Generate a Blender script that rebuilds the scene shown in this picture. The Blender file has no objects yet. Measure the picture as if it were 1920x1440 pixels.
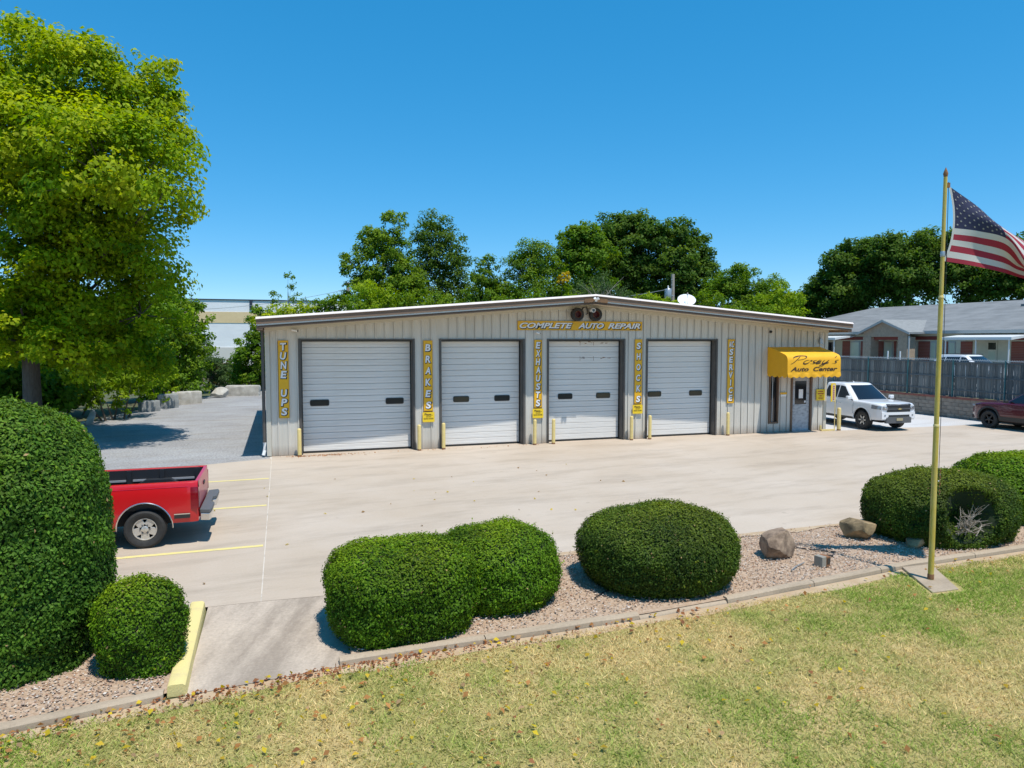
import bpy, bmesh, math, random
import numpy as np
from mathutils import Vector, Matrix, noise as mnoise
random.seed(7)
RNG = np.random.default_rng(11)
SC = bpy.context.scene
COL = SC.collection
rad = math.radians
# ------------------------------------------------------------------ camera, world, sun, exposure
# site frame: x runs along the shop front, y runs into the shop, z is up (metres)
cam_d = bpy.data.cameras.new('camera')
cam_d.lens = 24.995; cam_d.sensor_width = 36.0; cam_d.clip_start = 0.05; cam_d.clip_end = 4000
cam = bpy.data.objects.new('camera', cam_d); COL.objects.link(cam)
cam.location = (0.437, -23.417, 3.66)
cam.rotation_euler = (rad(90 - 3.563), 0, rad(-18))
SC.camera = cam
SUN_DIR = Vector((0.135, -0.35, 1.0)).normalized()      # towards the sun
w = bpy.data.worlds.new('World'); SC.world = w; w.use_nodes = True
nt = w.node_tree; nt.nodes.clear()
sky = nt.nodes.new('ShaderNodeTexSky'); sky.sky_type = 'NISHITA'; sky.sun_disc = False
sky.sun_elevation = math.asin(SUN_DIR.z)
sky.sun_rotation = math.atan2(SUN_DIR.x, SUN_DIR.y)
sky.altitude = 300; sky.air_density = 0.7; sky.dust_density = 0.0; sky.ozone_density = 8.0
bg = nt.nodes.new('ShaderNodeBackground'); bg.inputs['Strength'].default_value = 0.15
out = nt.nodes.new('ShaderNodeOutputWorld')
hsv = nt.nodes.new('ShaderNodeHueSaturation'); hsv.inputs['Hue'].default_value = 0.493; hsv.inputs['Saturation'].default_value = 1.75; hsv.inputs['Value'].default_value = 2.2
gam = nt.nodes.new('ShaderNodeGamma'); gam.inputs['Gamma'].default_value = 0.52
nt.links.new(sky.outputs[0], gam.inputs['Color']); nt.links.new(gam.outputs[0], hsv.inputs['Color']); nt.links.new(hsv.outputs[0], bg.inputs[0]); nt.links.new(bg.outputs[0], out.inputs[0])
sun_d = bpy.data.lights.new('sun', 'SUN'); sun_d.energy = 4.2; sun_d.angle = rad(0.53); sun_d.color = (1.0, 0.955, 0.88)
sun = bpy.data.objects.new('sun', sun_d); COL.objects.link(sun)
sun.rotation_euler = (-SUN_DIR).to_track_quat('-Z', 'Y').to_euler(); sun.location = (10, -20, 40)
SC.view_settings.view_transform = 'Standard'; SC.view_settings.look = 'None'
SC.view_settings.exposure = 0.22; SC.view_settings.gamma = 1.0; SC.view_settings.use_curve_mapping = False

# ------------------------------------------------------------------ materials
MATS = {}
def mat(name, col, rough=0.6, metal=0.0, col2=None, scale=4.0, detail=5.0, bump=0.0, bscale=60.0, spec=0.5,
        rand=0.0, stretch=None, lo=0.35, hi=0.65, coat=0.0):
    m = bpy.data.materials.new(name); m.use_nodes = True; MATS[name] = m
    t = m.node_tree; b = t.nodes['Principled BSDF']
    b.inputs['Roughness'].default_value = rough; b.inputs['Metallic'].default_value = metal
    b.inputs['Specular IOR Level'].default_value = spec
    if coat: b.inputs['Coat Weight'].default_value = coat; b.inputs['Coat Roughness'].default_value = 0.05
    c1 = (*col, 1)
    src = None
    co = t.nodes.new('ShaderNodeTexCoord'); vec = co.outputs['Object']
    if stretch:
        mp = t.nodes.new('ShaderNodeMapping'); mp.inputs['Scale'].default_value = stretch
        t.links.new(vec, mp.inputs['Vector']); vec = mp.outputs['Vector']
    if col2 is not None:
        n = t.nodes.new('ShaderNodeTexNoise'); n.inputs['Scale'].default_value = scale; n.inputs['Detail'].default_value = detail
        n.inputs['Roughness'].default_value = 0.62
        t.links.new(vec, n.inputs['Vector'])
        r = t.nodes.new('ShaderNodeValToRGB')
        r.color_ramp.elements[0].position = lo; r.color_ramp.elements[1].position = hi
        r.color_ramp.elements[0].color = c1; r.color_ramp.elements[1].color = (*col2, 1)
        t.links.new(n.outputs['Fac'], r.inputs[0]); src = r.outputs[0]
    if rand:
        oi = t.nodes.new('ShaderNodeObjectInfo'); mr = t.nodes.new('ShaderNodeMapRange')
        mr.inputs['To Min'].default_value = 1 - rand; mr.inputs['To Max'].default_value = 1 + rand
        t.links.new(oi.outputs['Random'], mr.inputs['Value'])
        h = t.nodes.new('ShaderNodeHueSaturation'); t.links.new(mr.outputs[0], h.inputs['Value'])
        if src: t.links.new(src, h.inputs['Color'])
        else: h.inputs['Color'].default_value = c1
        src = h.outputs[0]
    if src: t.links.new(src, b.inputs['Base Color'])
    else: b.inputs['Base Color'].default_value = c1
    if bump:
        n2 = t.nodes.new('ShaderNodeTexNoise'); n2.inputs['Scale'].default_value = bscale; n2.inputs['Detail'].default_value = 4
        t.links.new(vec, n2.inputs['Vector'])
        bp = t.nodes.new('ShaderNodeBump'); bp.inputs['Strength'].default_value = bump; bp.inputs['Distance'].default_value = 0.02
        t.links.new(n2.outputs['Fac'], bp.inputs['Height']); t.links.new(bp.outputs[0], b.inputs['Normal'])
    return m

def mix_node(t, fac, a, b_, blend='MIX'):
    n = t.nodes.new('ShaderNodeMix'); n.data_type = 'RGBA'; n.blend_type = blend
    for sock, v in ((n.inputs[0], fac), (n.inputs[6], a), (n.inputs[7], b_)):
        if hasattr(v, 'is_linked'): t.links.new(v, sock)
        elif isinstance(v, (int, float)): sock.default_value = v
        else: sock.default_value = (*v, 1)
    return n.outputs[2]
def noise_node(t, vec, scale, detail=5, rough=0.6):
    n = t.nodes.new('ShaderNodeTexNoise'); n.inputs['Scale'].default_value = scale
    n.inputs['Detail'].default_value = detail; n.inputs['Roughness'].default_value = rough
    t.links.new(vec, n.inputs['Vector']); return n.outputs['Fac']
def ramp_node(t, fac, p0, p1, c0=(0, 0, 0), c1=(1, 1, 1)):
    r = t.nodes.new('ShaderNodeValToRGB'); e = r.color_ramp.elements
    e[0].position = p0; e[1].position = p1; e[0].color = (*c0, 1); e[1].color = (*c1, 1)
    t.links.new(fac, r.inputs[0]); return r.outputs[0]
def mapping(t, vec, scale, rot=0.0):
    m0 = t.nodes.new('ShaderNodeMapping'); m0.inputs['Rotation'].default_value = (0, 0, rot)
    mp = t.nodes.new('ShaderNodeMapping'); mp.inputs['Scale'].default_value = scale
    t.links.new(vec, m0.inputs['Vector']); t.links.new(m0.outputs['Vector'], mp.inputs['Vector']); return mp.outputs['Vector']

def concrete(name, base, dark, warm, stain=0.5, speck=0.35, rot=-0.12, lo=0.48, hi=0.72, big=0.22, fs=28, fc=(.80, 1.12)):
    m = bpy.data.materials.new(name); m.use_nodes = True; MATS[name] = m
    t = m.node_tree; b = t.nodes['Principled BSDF']; b.inputs['Roughness'].default_value = 0.85
    b.inputs['Specular IOR Level'].default_value = 0.25
    co = t.nodes.new('ShaderNodeTexCoord').outputs['Object']
    big = ramp_node(t, noise_node(t, co, big, 6, 0.65), 0.38, 0.68)
    c = mix_node(t, big, base, warm)
    st = ramp_node(t, noise_node(t, mapping(t, co, (0.35, 1.5, 1), rot), 0.9, 8, 0.7), lo, hi)
    sc_ = t.nodes.new('ShaderNodeMath'); sc_.operation = 'MULTIPLY'; sc_.inputs[1].default_value = stain
    t.links.new(st, sc_.inputs[0])
    c = mix_node(t, sc_.outputs[0], c, dark)
    fine = ramp_node(t, noise_node(t, co, fs, 5, 0.7), 0.3, 0.75, (fc[0],) * 3, (fc[1],) * 3)
    c = mix_node(t, speck, c, fine, 'MULTIPLY')
    spots = ramp_node(t, noise_node(t, co, 3.1, 2, 0.4), 0.70, 0.78)
    s2 = t.nodes.new('ShaderNodeMath'); s2.operation = 'MULTIPLY'; s2.inputs[1].default_value = 0.35
    t.links.new(spots, s2.inputs[0])
    c = mix_node(t, s2.outputs[0], c, dark)
    t.links.new(c, b.inputs['Base Color'])
    bp = t.nodes.new('ShaderNodeBump'); bp.inputs['Strength'].default_value = 0.25; bp.inputs['Distance'].default_value = 0.01
    t.links.new(noise_node(t, co, 45, 4), bp.inputs['Height']); t.links.new(bp.outputs[0], b.inputs['Normal'])
    return m

def foliage(name, rough=0.55, trans=0.30, spec=0.35, tcol=1.25):
    m = bpy.data.materials.new(name); m.use_nodes = True; MATS[name] = m
    t = m.node_tree; b = t.nodes['Principled BSDF']
    at = t.nodes.new('ShaderNodeAttribute'); at.attribute_name = 'Col'
    t.links.new(at.outputs['Color'], b.inputs['Base Color'])
    b.inputs['Roughness'].default_value = rough; b.inputs['Specular IOR Level'].default_value = spec
    tr = t.nodes.new('ShaderNodeBsdfTranslucent')
    g = t.nodes.new('ShaderNodeHueSaturation'); g.inputs['Value'].default_value = tcol; g.inputs['Saturation'].default_value = 1.1
    t.links.new(at.outputs['Color'], g.inputs['Color']); t.links.new(g.outputs[0], tr.inputs['Color'])
    mx = t.nodes.new('ShaderNodeMixShader'); mx.inputs[0].default_value = trans
    t.links.new(b.outputs[0], mx.inputs[1]); t.links.new(tr.outputs[0], mx.inputs[2])
    t.links.new(mx.outputs[0], t.nodes['Material Output'].inputs['Surface'])
    return m

def brick_mat(name, c1, c2, mortar, sx=4.6, bw=0.5, rh=0.25):
    m = bpy.data.materials.new(name); m.use_nodes = True; MATS[name] = m
    t = m.node_tree; b = t.nodes['Principled BSDF']; b.inputs['Roughness'].default_value = 0.85
    co = t.nodes.new('ShaderNodeTexCoord').outputs['Object']
    mp = t.nodes.new('ShaderNodeMapping'); mp.inputs['Rotation'].default_value = (rad(90), 0, rad(90))
    t.links.new(co, mp.inputs['Vector'])
    br = t.nodes.new('ShaderNodeTexBrick'); br.inputs['Scale'].default_value = sx
    br.inputs['Color1'].default_value = (*c1, 1); br.inputs['Color2'].default_value = (*c2, 1); br.inputs['Mortar'].default_value = (*mortar, 1)
    br.inputs['Mortar Size'].default_value = 0.03
    t.links.new(mp.outputs[0], br.inputs['Vector']); t.links.new(br.outputs['Color'], b.inputs['Base Color'])
    return m

concrete('concrete', (0.475, 0.385, 0.295), (0.28, 0.225, 0.17), (0.54, 0.455, 0.37), 0.52)
concrete('old_concrete', (0.55, 0.455, 0.36), (0.22, 0.175, 0.135), (0.48, 0.395, 0.315), 0.62, 1.0, rot=-1.25, lo=.42, hi=.62, big=1.2)
concrete('curb_concrete', (0.41, 0.32, 0.225), (0.22, 0.17, 0.12), (0.47, 0.375, 0.275), 0.7, 0.8)
concrete('gravel_yard', (0.32, 0.31, 0.305), (0.25, 0.205, 0.155), (0.41, 0.405, 0.40), 0.55, 1.0, fs=16, fc=(.55, 1.35), big=.35)
concrete('light_gravel', (0.55, 0.53, 0.51), (0.40, 0.37, 0.34), (0.60, 0.59, 0.58), 0.4, 0.9)
mat('joint', (0.60, 0.55, 0.48), 0.9, col2=(0.36, 0.31, 0.26), scale=2.5, lo=.5, hi=.7)
mat('dirt', (0.42, 0.29, 0.17), 0.95, col2=(0.50, 0.38, 0.25), scale=3, bump=0.4, bscale=40)
mat('bed_soil', (0.36, 0.24, 0.15), 0.95, col2=(0.50, 0.38, 0.28), scale=18, bump=0.6, bscale=60)
mat('ground', (0.10, 0.085, 0.045), 0.95, col2=(0.08, 0.11, 0.035), scale=0.6, bump=0.3, bscale=8)
mat('siding', (0.64, 0.605, 0.535), 0.5, 0.0, col2=(0.56, 0.525, 0.455), scale=1.2, stretch=(3, 3, 0.35), rand=0.035)
mat('siding_trim', (0.56, 0.52, 0.43), 0.5)
mat('soffit', (0.58, 0.51, 0.39), 0.6)
mat('bronze', (0.075, 0.066, 0.058), 0.45, col2=(0.10, 0.09, 0.08), scale=3)
mat('fascia', (0.235, 0.160, 0.115), 0.85, col2=(0.20, 0.135, 0.098), scale=1.5, spec=0.15)
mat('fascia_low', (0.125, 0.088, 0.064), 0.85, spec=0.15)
mat('hub_maroon', (0.11, 0.016, 0.014), 0.6)
mat('fascia_patch', (0.22, 0.115, 0.05), 0.6, col2=(0.16, 0.09, 0.045), scale=6)
mat('roof_edge', (0.70, 0.62, 0.57), 0.6)
mat('roof_metal', (0.60, 0.60, 0.58), 0.4, 0.2)
mat('door_white', (0.77, 0.745, 0.70), 0.45, col2=(0.70, 0.67, 0.62), scale=1.6, stretch=(0.5, 1, 3), rand=0.02)
mat('door_groove', (0.36, 0.36, 0.36), 0.6)
mat('black_plastic', (0.015, 0.015, 0.016), 0.45)
mat('rubber', (0.022, 0.022, 0.022), 0.75, col2=(0.035, 0.033, 0.03), scale=12)
mat('tint_glass', (0.012, 0.014, 0.018), 0.06, spec=0.8)
mat('dark_glass', (0.035, 0.035, 0.033), 0.12, spec=0.6)
mat('green_glass', (0.42, 0.50, 0.40), 0.2, col2=(0.52, 0.58, 0.46), scale=0.8)
mat('wood_frame', (0.13, 0.075, 0.045), 0.6, col2=(0.18, 0.11, 0.065), scale=9, stretch=(4, 4, 0.4))
mat('door_grey', (0.46, 0.47, 0.48), 0.4, col2=(0.24, 0.25, 0.27), scale=5, stretch=(1, 1, 2.2), lo=0.46, hi=0.7)
mat('sign_yellow', (0.84, 0.46, 0.008), 0.45, col2=(0.76, 0.40, 0.008), scale=3)
mat('bright_yellow', (0.85, 0.58, 0.02), 0.45)
mat('awning_yellow', (0.86, 0.44, 0.012), 0.7, col2=(0.80, 0.40, 0.012), scale=2, bump=0.15, bscale=300)
mat('letter_white', (0.80, 0.80, 0.80), 0.5)
mat('letter_black', (0.012, 0.011, 0.011), 0.5)
mat('letter_brown', (0.055, 0.026, 0.010), 0.6)
mat('letter_red', (0.42, 0.05, 0.03), 0.6)
mat('bollard_yellow', (0.76, 0.60, 0.24), 0.5, col2=(0.68, 0.52, 0.20), scale=7, bump=0.1, bscale=30)
mat('line_yellow', (0.72, 0.60, 0.22), 0.8, col2=(0.56, 0.48, 0.31), scale=9, lo=0.5, hi=0.75)
mat('curb_yellow', (0.72, 0.60, 0.25), 0.8, col2=(0.60, 0.49, 0.25), scale=6, lo=0.5, hi=0.8, bump=0.2, bscale=40)
mat('pole_yellow', (0.52, 0.37, 0.045), 0.5, col2=(0.58, 0.45, 0.13), scale=5, stretch=(3, 3, 0.8), bump=0.1, bscale=30)
mat('rust', (0.20, 0.085, 0.035), 0.85, col2=(0.30, 0.15, 0.07), scale=25)
mat('galv', (0.45, 0.46, 0.47), 0.4, 0.6)
mat('white_plastic', (0.78, 0.78, 0.77), 0.4)
mat('grey_box', (0.30, 0.27, 0.22), 0.6)
mat('cable', (0.02, 0.02, 0.02), 0.6)
mat('rock', (0.11, 0.072, 0.048), 0.9, col2=(0.42, 0.30, 0.205), scale=4.0, detail=9, bump=0.9, bscale=9)
mat('star_grey', (0.34, 0.33, 0.31), 0.8)
mat('rock_moss', (0.11, 0.078, 0.04), 0.9, col2=(0.40, 0.285, 0.15), scale=3.4, detail=9, bump=0.9, bscale=9)
mat('limestone', (0.36, 0.33, 0.28), 0.9, col2=(0.56, 0.53, 0.47), scale=2.2, detail=8, bump=0.7, bscale=7)
mat('grey_block', (0.22, 0.23, 0.23), 0.9, col2=(0.34, 0.35, 0.34), scale=2.5, detail=8, bump=0.5, bscale=9)
mat('bark', (0.085, 0.066, 0.052), 0.95, col2=(0.14, 0.115, 0.09), scale=7, stretch=(3, 3, 0.5), bump=1.0, bscale=22)
mat('twig', (0.36, 0.31, 0.26), 0.9)
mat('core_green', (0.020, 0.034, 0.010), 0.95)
foliage('leaf_bush', 0.6, 0.30, 0.18)
foliage('leaf_tree', 0.6, 0.45, 0.15, 1.4)
foliage('grass_blade', 0.7, 0.30, 0.15)
mat('pebble_base', (0.5, 0.4, 0.3), 0.8)
MATS['pebble'] = foliage('pebble', 0.8, 0.0, 0.25)
mat('warehouse_white', (0.88, 0.88, 0.87), 0.7, col2=(0.80, 0.80, 0.80), scale=0.9, stretch=(0.35, 1, 1.5))
mat('warehouse_tan', (0.80, 0.61, 0.34), 0.7, col2=(0.74, 0.55, 0.30), scale=0.9)
mat('dark_steel', (0.03, 0.035, 0.055), 0.5)
mat('shingle', (0.24, 0.245, 0.245), 0.9, col2=(0.17, 0.175, 0.175), scale=1.4, detail=9, stretch=(1, 0.5, 2), bump=0.4, bscale=14)
mat('shingle_new', (0.27, 0.275, 0.27), 0.9, col2=(0.22, 0.225, 0.22), scale=4)
mat('stone_tan', (0.43, 0.33, 0.24), 0.9, col2=(0.34, 0.265, 0.195), scale=5)
mat('cream', (0.56, 0.56, 0.44), 0.8, col2=(0.50, 0.51, 0.41), scale=2)
mat('fascia_grey', (0.42, 0.42, 0.40), 0.6)
mat('canopy_metal', (0.72, 0.72, 0.69), 0.4)
brick_mat('brick_red', (0.21, 0.055, 0.04), (0.26, 0.075, 0.05), (0.30, 0.24, 0.20))
mat('brick_band', (0.21, 0.05, 0.04), 0.85)
mat('fence_wood', (0.095, 0.105, 0.105), 0.9, col2=(0.19, 0.19, 0.175), scale=5, stretch=(5, 5, 0.5), rand=0.3, bump=0.4, bscale=40)
mat('fence_post', (0.05, 0.15, 0.15), 0.5)
mat('fence_rail', (0.10, 0.115, 0.12), 0.8)
mat('chain', (0.36, 0.39, 0.40), 0.5, 0.4)
mat('wall_block', (0.20, 0.17, 0.14), 0.95, col2=(0.28, 0.24, 0.195), scale=3, rand=0.14, bump=0.6, bscale=20)
mat('wall_cap', (0.22, 0.075, 0.055), 0.9, col2=(0.27, 0.10, 0.075), scale=4, rand=0.1)
mat('mortar_dark', (0.10, 0.09, 0.08), 0.95)
mat('pole_wood', (0.30, 0.25, 0.20), 0.9, col2=(0.40, 0.35, 0.29), scale=5, stretch=(4, 4, 0.3))
mat('red_paint', (0.56, 0.008, 0.012), 0.28, coat=0.6)
mat('red_faded', (0.56, 0.016, 0.06), 0.35, coat=0.3)
mat('bed_black', (0.020, 0.022, 0.026), 0.5)
mat('bed_rail_grey', (0.30, 0.31, 0.33), 0.5)
mat('chrome', (0.70, 0.69, 0.66), 0.18, 0.9)
mat('bumper_grey', (0.11, 0.115, 0.12), 0.55)
mat('tail_red', (0.22, 0.003, 0.012), 0.12, coat=0.5)
mat('alloy', (0.62, 0.59, 0.54), 0.35, 0.55)
mat('alloy_dark', (0.13, 0.125, 0.12), 0.35, 0.4)
mat('white_paint', (0.78, 0.78, 0.785), 0.22, coat=0.6)
mat('maroon_paint', (0.085, 0.004, 0.010), 0.22, coat=0.8)
mat('under_black', (0.012, 0.012, 0.013), 0.8)
mat('trim_black', (0.028, 0.030, 0.030), 0.6)
mat('lamp_clear', (0.26, 0.275, 0.30), 0.08, 0.3, coat=0.8)
mat('gold', (0.62, 0.47, 0.20), 0.3, 0.5)
mat('plate_tan', (0.40, 0.34, 0.20), 0.6)
mat('flag_red', (0.36, 0.026, 0.05), 0.8)
mat('flag_white', (0.62, 0.60, 0.56), 0.8)
mat('flag_blue', (0.032, 0.036, 0.085), 0.8)
for _n in ('flag_red', 'flag_white', 'flag_blue'):
    _t = MATS[_n].node_tree; _b = _t.nodes['Principled BSDF']
    _tr = _t.nodes.new('ShaderNodeBsdfTranslucent'); _tr.inputs['Color'].default_value = _b.inputs['Base Color'].default_value
    _mx = _t.nodes.new('ShaderNodeMixShader'); _mx.inputs[0].default_value = 0.22
    _t.links.new(_b.outputs[0], _mx.inputs[1]); _t.links.new(_tr.outputs[0], _mx.inputs[2])
    _t.links.new(_mx.outputs[0], _t.nodes['Material Output'].inputs['Surface'])

def grime(name, top, col, amount):
    t = MATS[name].node_tree; b = t.nodes['Principled BSDF']; src = b.inputs['Base Color'].links[0].from_socket
    co = t.nodes.new('ShaderNodeTexCoord').outputs['Object']; sp = t.nodes.new('ShaderNodeSeparateXYZ'); t.links.new(co, sp.inputs[0])
    n = noise_node(t, mapping(t, co, (6, 6, 0.8)), 1.0, 6, 0.7)
    m1 = t.nodes.new('ShaderNodeMapRange'); m1.inputs['From Min'].default_value = 0.0; m1.inputs['From Max'].default_value = top; m1.inputs['To Min'].default_value = 1.0; m1.inputs['To Max'].default_value = 0.0
    t.links.new(sp.outputs['Z'], m1.inputs['Value'])
    ml = t.nodes.new('ShaderNodeMath'); ml.operation = 'MULTIPLY'; t.links.new(m1.outputs[0], ml.inputs[0]); t.links.new(n, ml.inputs[1])
    m2 = t.nodes.new('ShaderNodeMath'); m2.operation = 'MULTIPLY'; m2.inputs[1].default_value = amount; m2.use_clamp = True; t.links.new(ml.outputs[0], m2.inputs[0])
    t.links.new(mix_node(t, m2.outputs[0], src, col), b.inputs['Base Color'])
grime('siding', 0.35, (0.27, 0.20, 0.14), 1.3)
# ------------------------------------------------------------------ helpers
class MB:
    """collects simple shapes; build() links them as ONE mesh object"""
    def __init__(s): s.v = []; s.f = []; s.m = []; s.mi = 0
    def add(s, vs, fs):
        o = len(s.v); s.v += [tuple(p) for p in vs]; s.f += [tuple(i + o for i in f) for f in fs]; s.m += [s.mi] * len(fs); return s
    def box(s, a, b):
        (x0, y0, z0), (x1, y1, z1) = a, b
        return s.add([(x0, y0, z0), (x1, y0, z0), (x1, y1, z0), (x0, y1, z0), (x0, y0, z1), (x1, y0, z1), (x1, y1, z1), (x0, y1, z1)],
                     [(0, 3, 2, 1), (4, 5, 6, 7), (0, 1, 5, 4), (1, 2, 6, 5), (2, 3, 7, 6), (3, 0, 4, 7)])
    def prism(s, poly, fn0, fn1):
        """poly: 2-D points; fn0/fn1 map them to the two end positions"""
        n = len(poly); a = [fn0(*p) for p in poly]; b = [fn1(*p) for p in poly]
        return s.add(a + b, [tuple(range(n - 1, -1, -1)), tuple(range(n, 2 * n))] + [(i, (i + 1) % n, n + (i + 1) % n, n + i) for i in range(n)])
    def tube(s, pts, rs, n=8, cap=True):
        pts = [Vector(p) for p in pts]; k = len(pts); vs = []; fs = []
        if not hasattr(rs, '__len__'): rs = [rs] * k
        up = Vector((0, 0, 1))
        for i, p in enumerate(pts):
            d = (pts[min(i + 1, k - 1)] - pts[max(i - 1, 0)]).normalized()
            a = d.cross(up)
            if a.length < 0.05: a = d.cross(Vector((1, 0, 0)))
            a.normalize(); b = d.cross(a)
            for j in range(n):
                t = 2 * math.pi * j / n; vs.append(p + (a * math.cos(t) + b * math.sin(t)) * rs[i])
        for i in range(k - 1):
            for j in range(n): fs.append((i * n + j, i * n + (j + 1) % n, (i + 1) * n + (j + 1) % n, (i + 1) * n + j))
        if cap: fs.append(tuple(range(n - 1, -1, -1))); fs.append(tuple(range((k - 1) * n, k * n)))
        return s.add(vs, fs)
    def lathe(s, prof, n=24, axis='z', c=(0, 0, 0), cap=True):
        """prof: (radius, along)"""
        vs = []; fs = []; k = len(prof)
        for r, h in prof:
            for j in range(n):
                t = 2 * math.pi * j / n; a, b = r * math.cos(t), r * math.sin(t)
                p = {'z': (a, b, h), 'y': (a, h, b), 'x': (h, a, b)}[axis]
                vs.append((p[0] + c[0], p[1] + c[1], p[2] + c[2]))
        for i in range(k - 1):
            for j in range(n): fs.append((i * n + j, i * n + (j + 1) % n, (i + 1) * n + (j + 1) % n, (i + 1) * n + j))
        if cap: fs.append(tuple(range(n))); fs.append(tuple(range((k - 1) * n, k * n)))
        return s.add(vs, fs)
    def grid(s, P):
        """P[i][j] points"""
        a = len(P); b = len(P[0])
        return s.add([p for r in P for p in r], [(i * b + j, i * b + j + 1, (i + 1) * b + j + 1, (i + 1) * b + j) for i in range(a - 1) for j in range(b - 1)])
    def mesh(s, name, mats, smooth=None):
        me = bpy.data.meshes.new(name); me.from_pydata(s.v, [], s.f)
        for m in (mats if isinstance(mats, (list, tuple)) else [mats]): me.materials.append(MATS[m])
        if any(s.m): me.polygons.foreach_set('material_index', s.m)
        bm = bmesh.new(); bm.from_mesh(me); bmesh.ops.recalc_face_normals(bm, faces=bm.faces); bm.to_mesh(me); bm.free()
        if smooth is not None:
            me.polygons.foreach_set('use_smooth', [True] * len(me.polygons)); me.set_sharp_from_angle(angle=rad(smooth))
        me.update(); return me
    def build(s, name, mats, parent=None, smooth=None, bevel=0, loc=None, rz=0, seg=2):
        return link(name, s.mesh(name, mats, smooth), parent, bevel, loc, rz, seg)
def link(name, me, parent=None, bevel=0, loc=None, rz=0, seg=2):
    o = bpy.data.objects.new(name, me); COL.objects.link(o)
    if parent is not None: o.parent = parent
    if loc is not None: o.location = loc
    if rz: o.rotation_euler = (0, 0, rz)
    if bevel:
        md = o.modifiers.new('bevel', 'BEVEL'); md.width = bevel; md.segments = seg; md.limit_method = 'ANGLE'; md.angle_limit = rad(40)
    return o
def tag(o, label, cat, group=None):
    o['label'] = label; o['category'] = cat
    if group: o['group'] = group
    return o
def kind(o, k): o['kind'] = k; return o
def thing(name, label, cat, loc=(0, 0, 0), rz=0, group=None):
    o = bpy.data.objects.new(name, None); COL.objects.link(o); o.location = loc; o.rotation_euler = (0, 0, rz)
    o.empty_display_size = 0.2
    return tag(o, label, cat, group)
def copy_tree(o, parent=None):
    c = o.copy(); COL.objects.link(c)
    if parent is not None: c.parent = parent
    for ch in o.children: copy_tree(ch, c)
    return c
def lerp(a, b, t): return a + (b - a) * t
def pl(xs, ys, x): return float(np.interp(x, xs, ys))
def sheet(name, poly, z, m, k='structure'):
    b = MB().add([(x, y, z) for x, y in poly], [tuple(range(len(poly)))]); o = b.build(name, m)
    me = o.data
    if me.polygons[0].normal.z < 0: me.flip_normals()
    if k: kind(o, k)
    return o
def wob(P, seed, f):
    """cheap smooth pseudo-noise in [-1,1] for numpy points"""
    r = np.random.default_rng(seed); o = np.zeros(len(P))
    for k in range(5):
        d = r.normal(size=3); d /= np.linalg.norm(d); o += np.sin(P @ d * f * (1 + 0.55 * k) + r.uniform(0, 6.28)) / (1 + 0.35 * k)
    return o / 2.6
def fast_mesh(name, V, nper, cols, m):
    """V: (N*nper,3) float; one polygon per nper verts; cols (N,3)"""
    N = len(V) // nper; me = bpy.data.meshes.new(name)
    me.vertices.add(len(V)); me.vertices.foreach_set('co', np.ascontiguousarray(V, dtype=np.float32).ravel())
    me.loops.add(len(V)); me.loops.foreach_set('vertex_index', np.arange(len(V), dtype=np.int32))
    me.polygons.add(N); me.polygons.foreach_set('loop_start', np.arange(0, len(V), nper, dtype=np.int32))
    me.polygons.foreach_set('loop_total', np.full(N, nper, dtype=np.int32))
    me.update(calc_edges=True)
    at = me.attributes.new('Col', 'FLOAT_COLOR', 'POINT')
    c = np.ones((N, 4), dtype=np.float32); c[:, :3] = np.clip(cols, 0, 1); at.data.foreach_set('color', np.repeat(c, nper, axis=0).ravel())
    me.materials.append(MATS[m]); return me
def unit(a): return a / np.maximum(np.linalg.norm(a, axis=1, keepdims=True), 1e-9)
def leaves(P, Nn, size, cols, name, m, aspect=0.55, rng=RNG, fold=0.10, droop=None):
    n = len(P); r = unit(rng.normal(size=(n, 3)))
    if droop is not None: r = unit(r + np.array([0, 0, -droop]))
    t = unit(r - Nn * np.sum(r * Nn, axis=1, keepdims=True)); b = np.cross(Nn, t)
    L = size[:, None]; W = L * aspect
    V = np.empty((n, 4, 3)); V[:, 0] = P - t * L * .5; V[:, 1] = P + b * W * .5 + Nn * L * fold - t * L * .05
    V[:, 2] = P + t * L * .5; V[:, 3] = P - b * W * .5 + Nn * L * fold - t * L * .05
    return fast_mesh(name, V.reshape(-1, 3), 4, cols, m)
def text_mesh(body, shear=0.0, bold=0.0, align='CENTER', extrude=0.0):
    c = bpy.data.curves.new('lettering', 'FONT'); c.body = body; c.shear = shear; c.offset = bold; c.extrude = extrude
    c.align_x = align; c.resolution_u = 4
    o = bpy.data.objects.new('lettering', c); COL.objects.link(o)
    dg = bpy.context.evaluated_depsgraph_get(); me = bpy.data.meshes.new_from_object(o.evaluated_get(dg))
    bpy.data.objects.remove(o); bpy.data.curves.remove(c); return me
_tcache = {}
def text_pts(body, shear, bold):
    k = (body, shear, bold)
    if k not in _tcache:
        me = text_mesh(body, shear, bold); v = np.array([tuple(x.co) for x in me.vertices]); f = [tuple(p.vertices) for p in me.polygons]
        lo = v.min(0); hi = v.max(0); _tcache[k] = ((v - lo)[:, :2], f, hi - lo)
    return _tcache[k]
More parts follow.
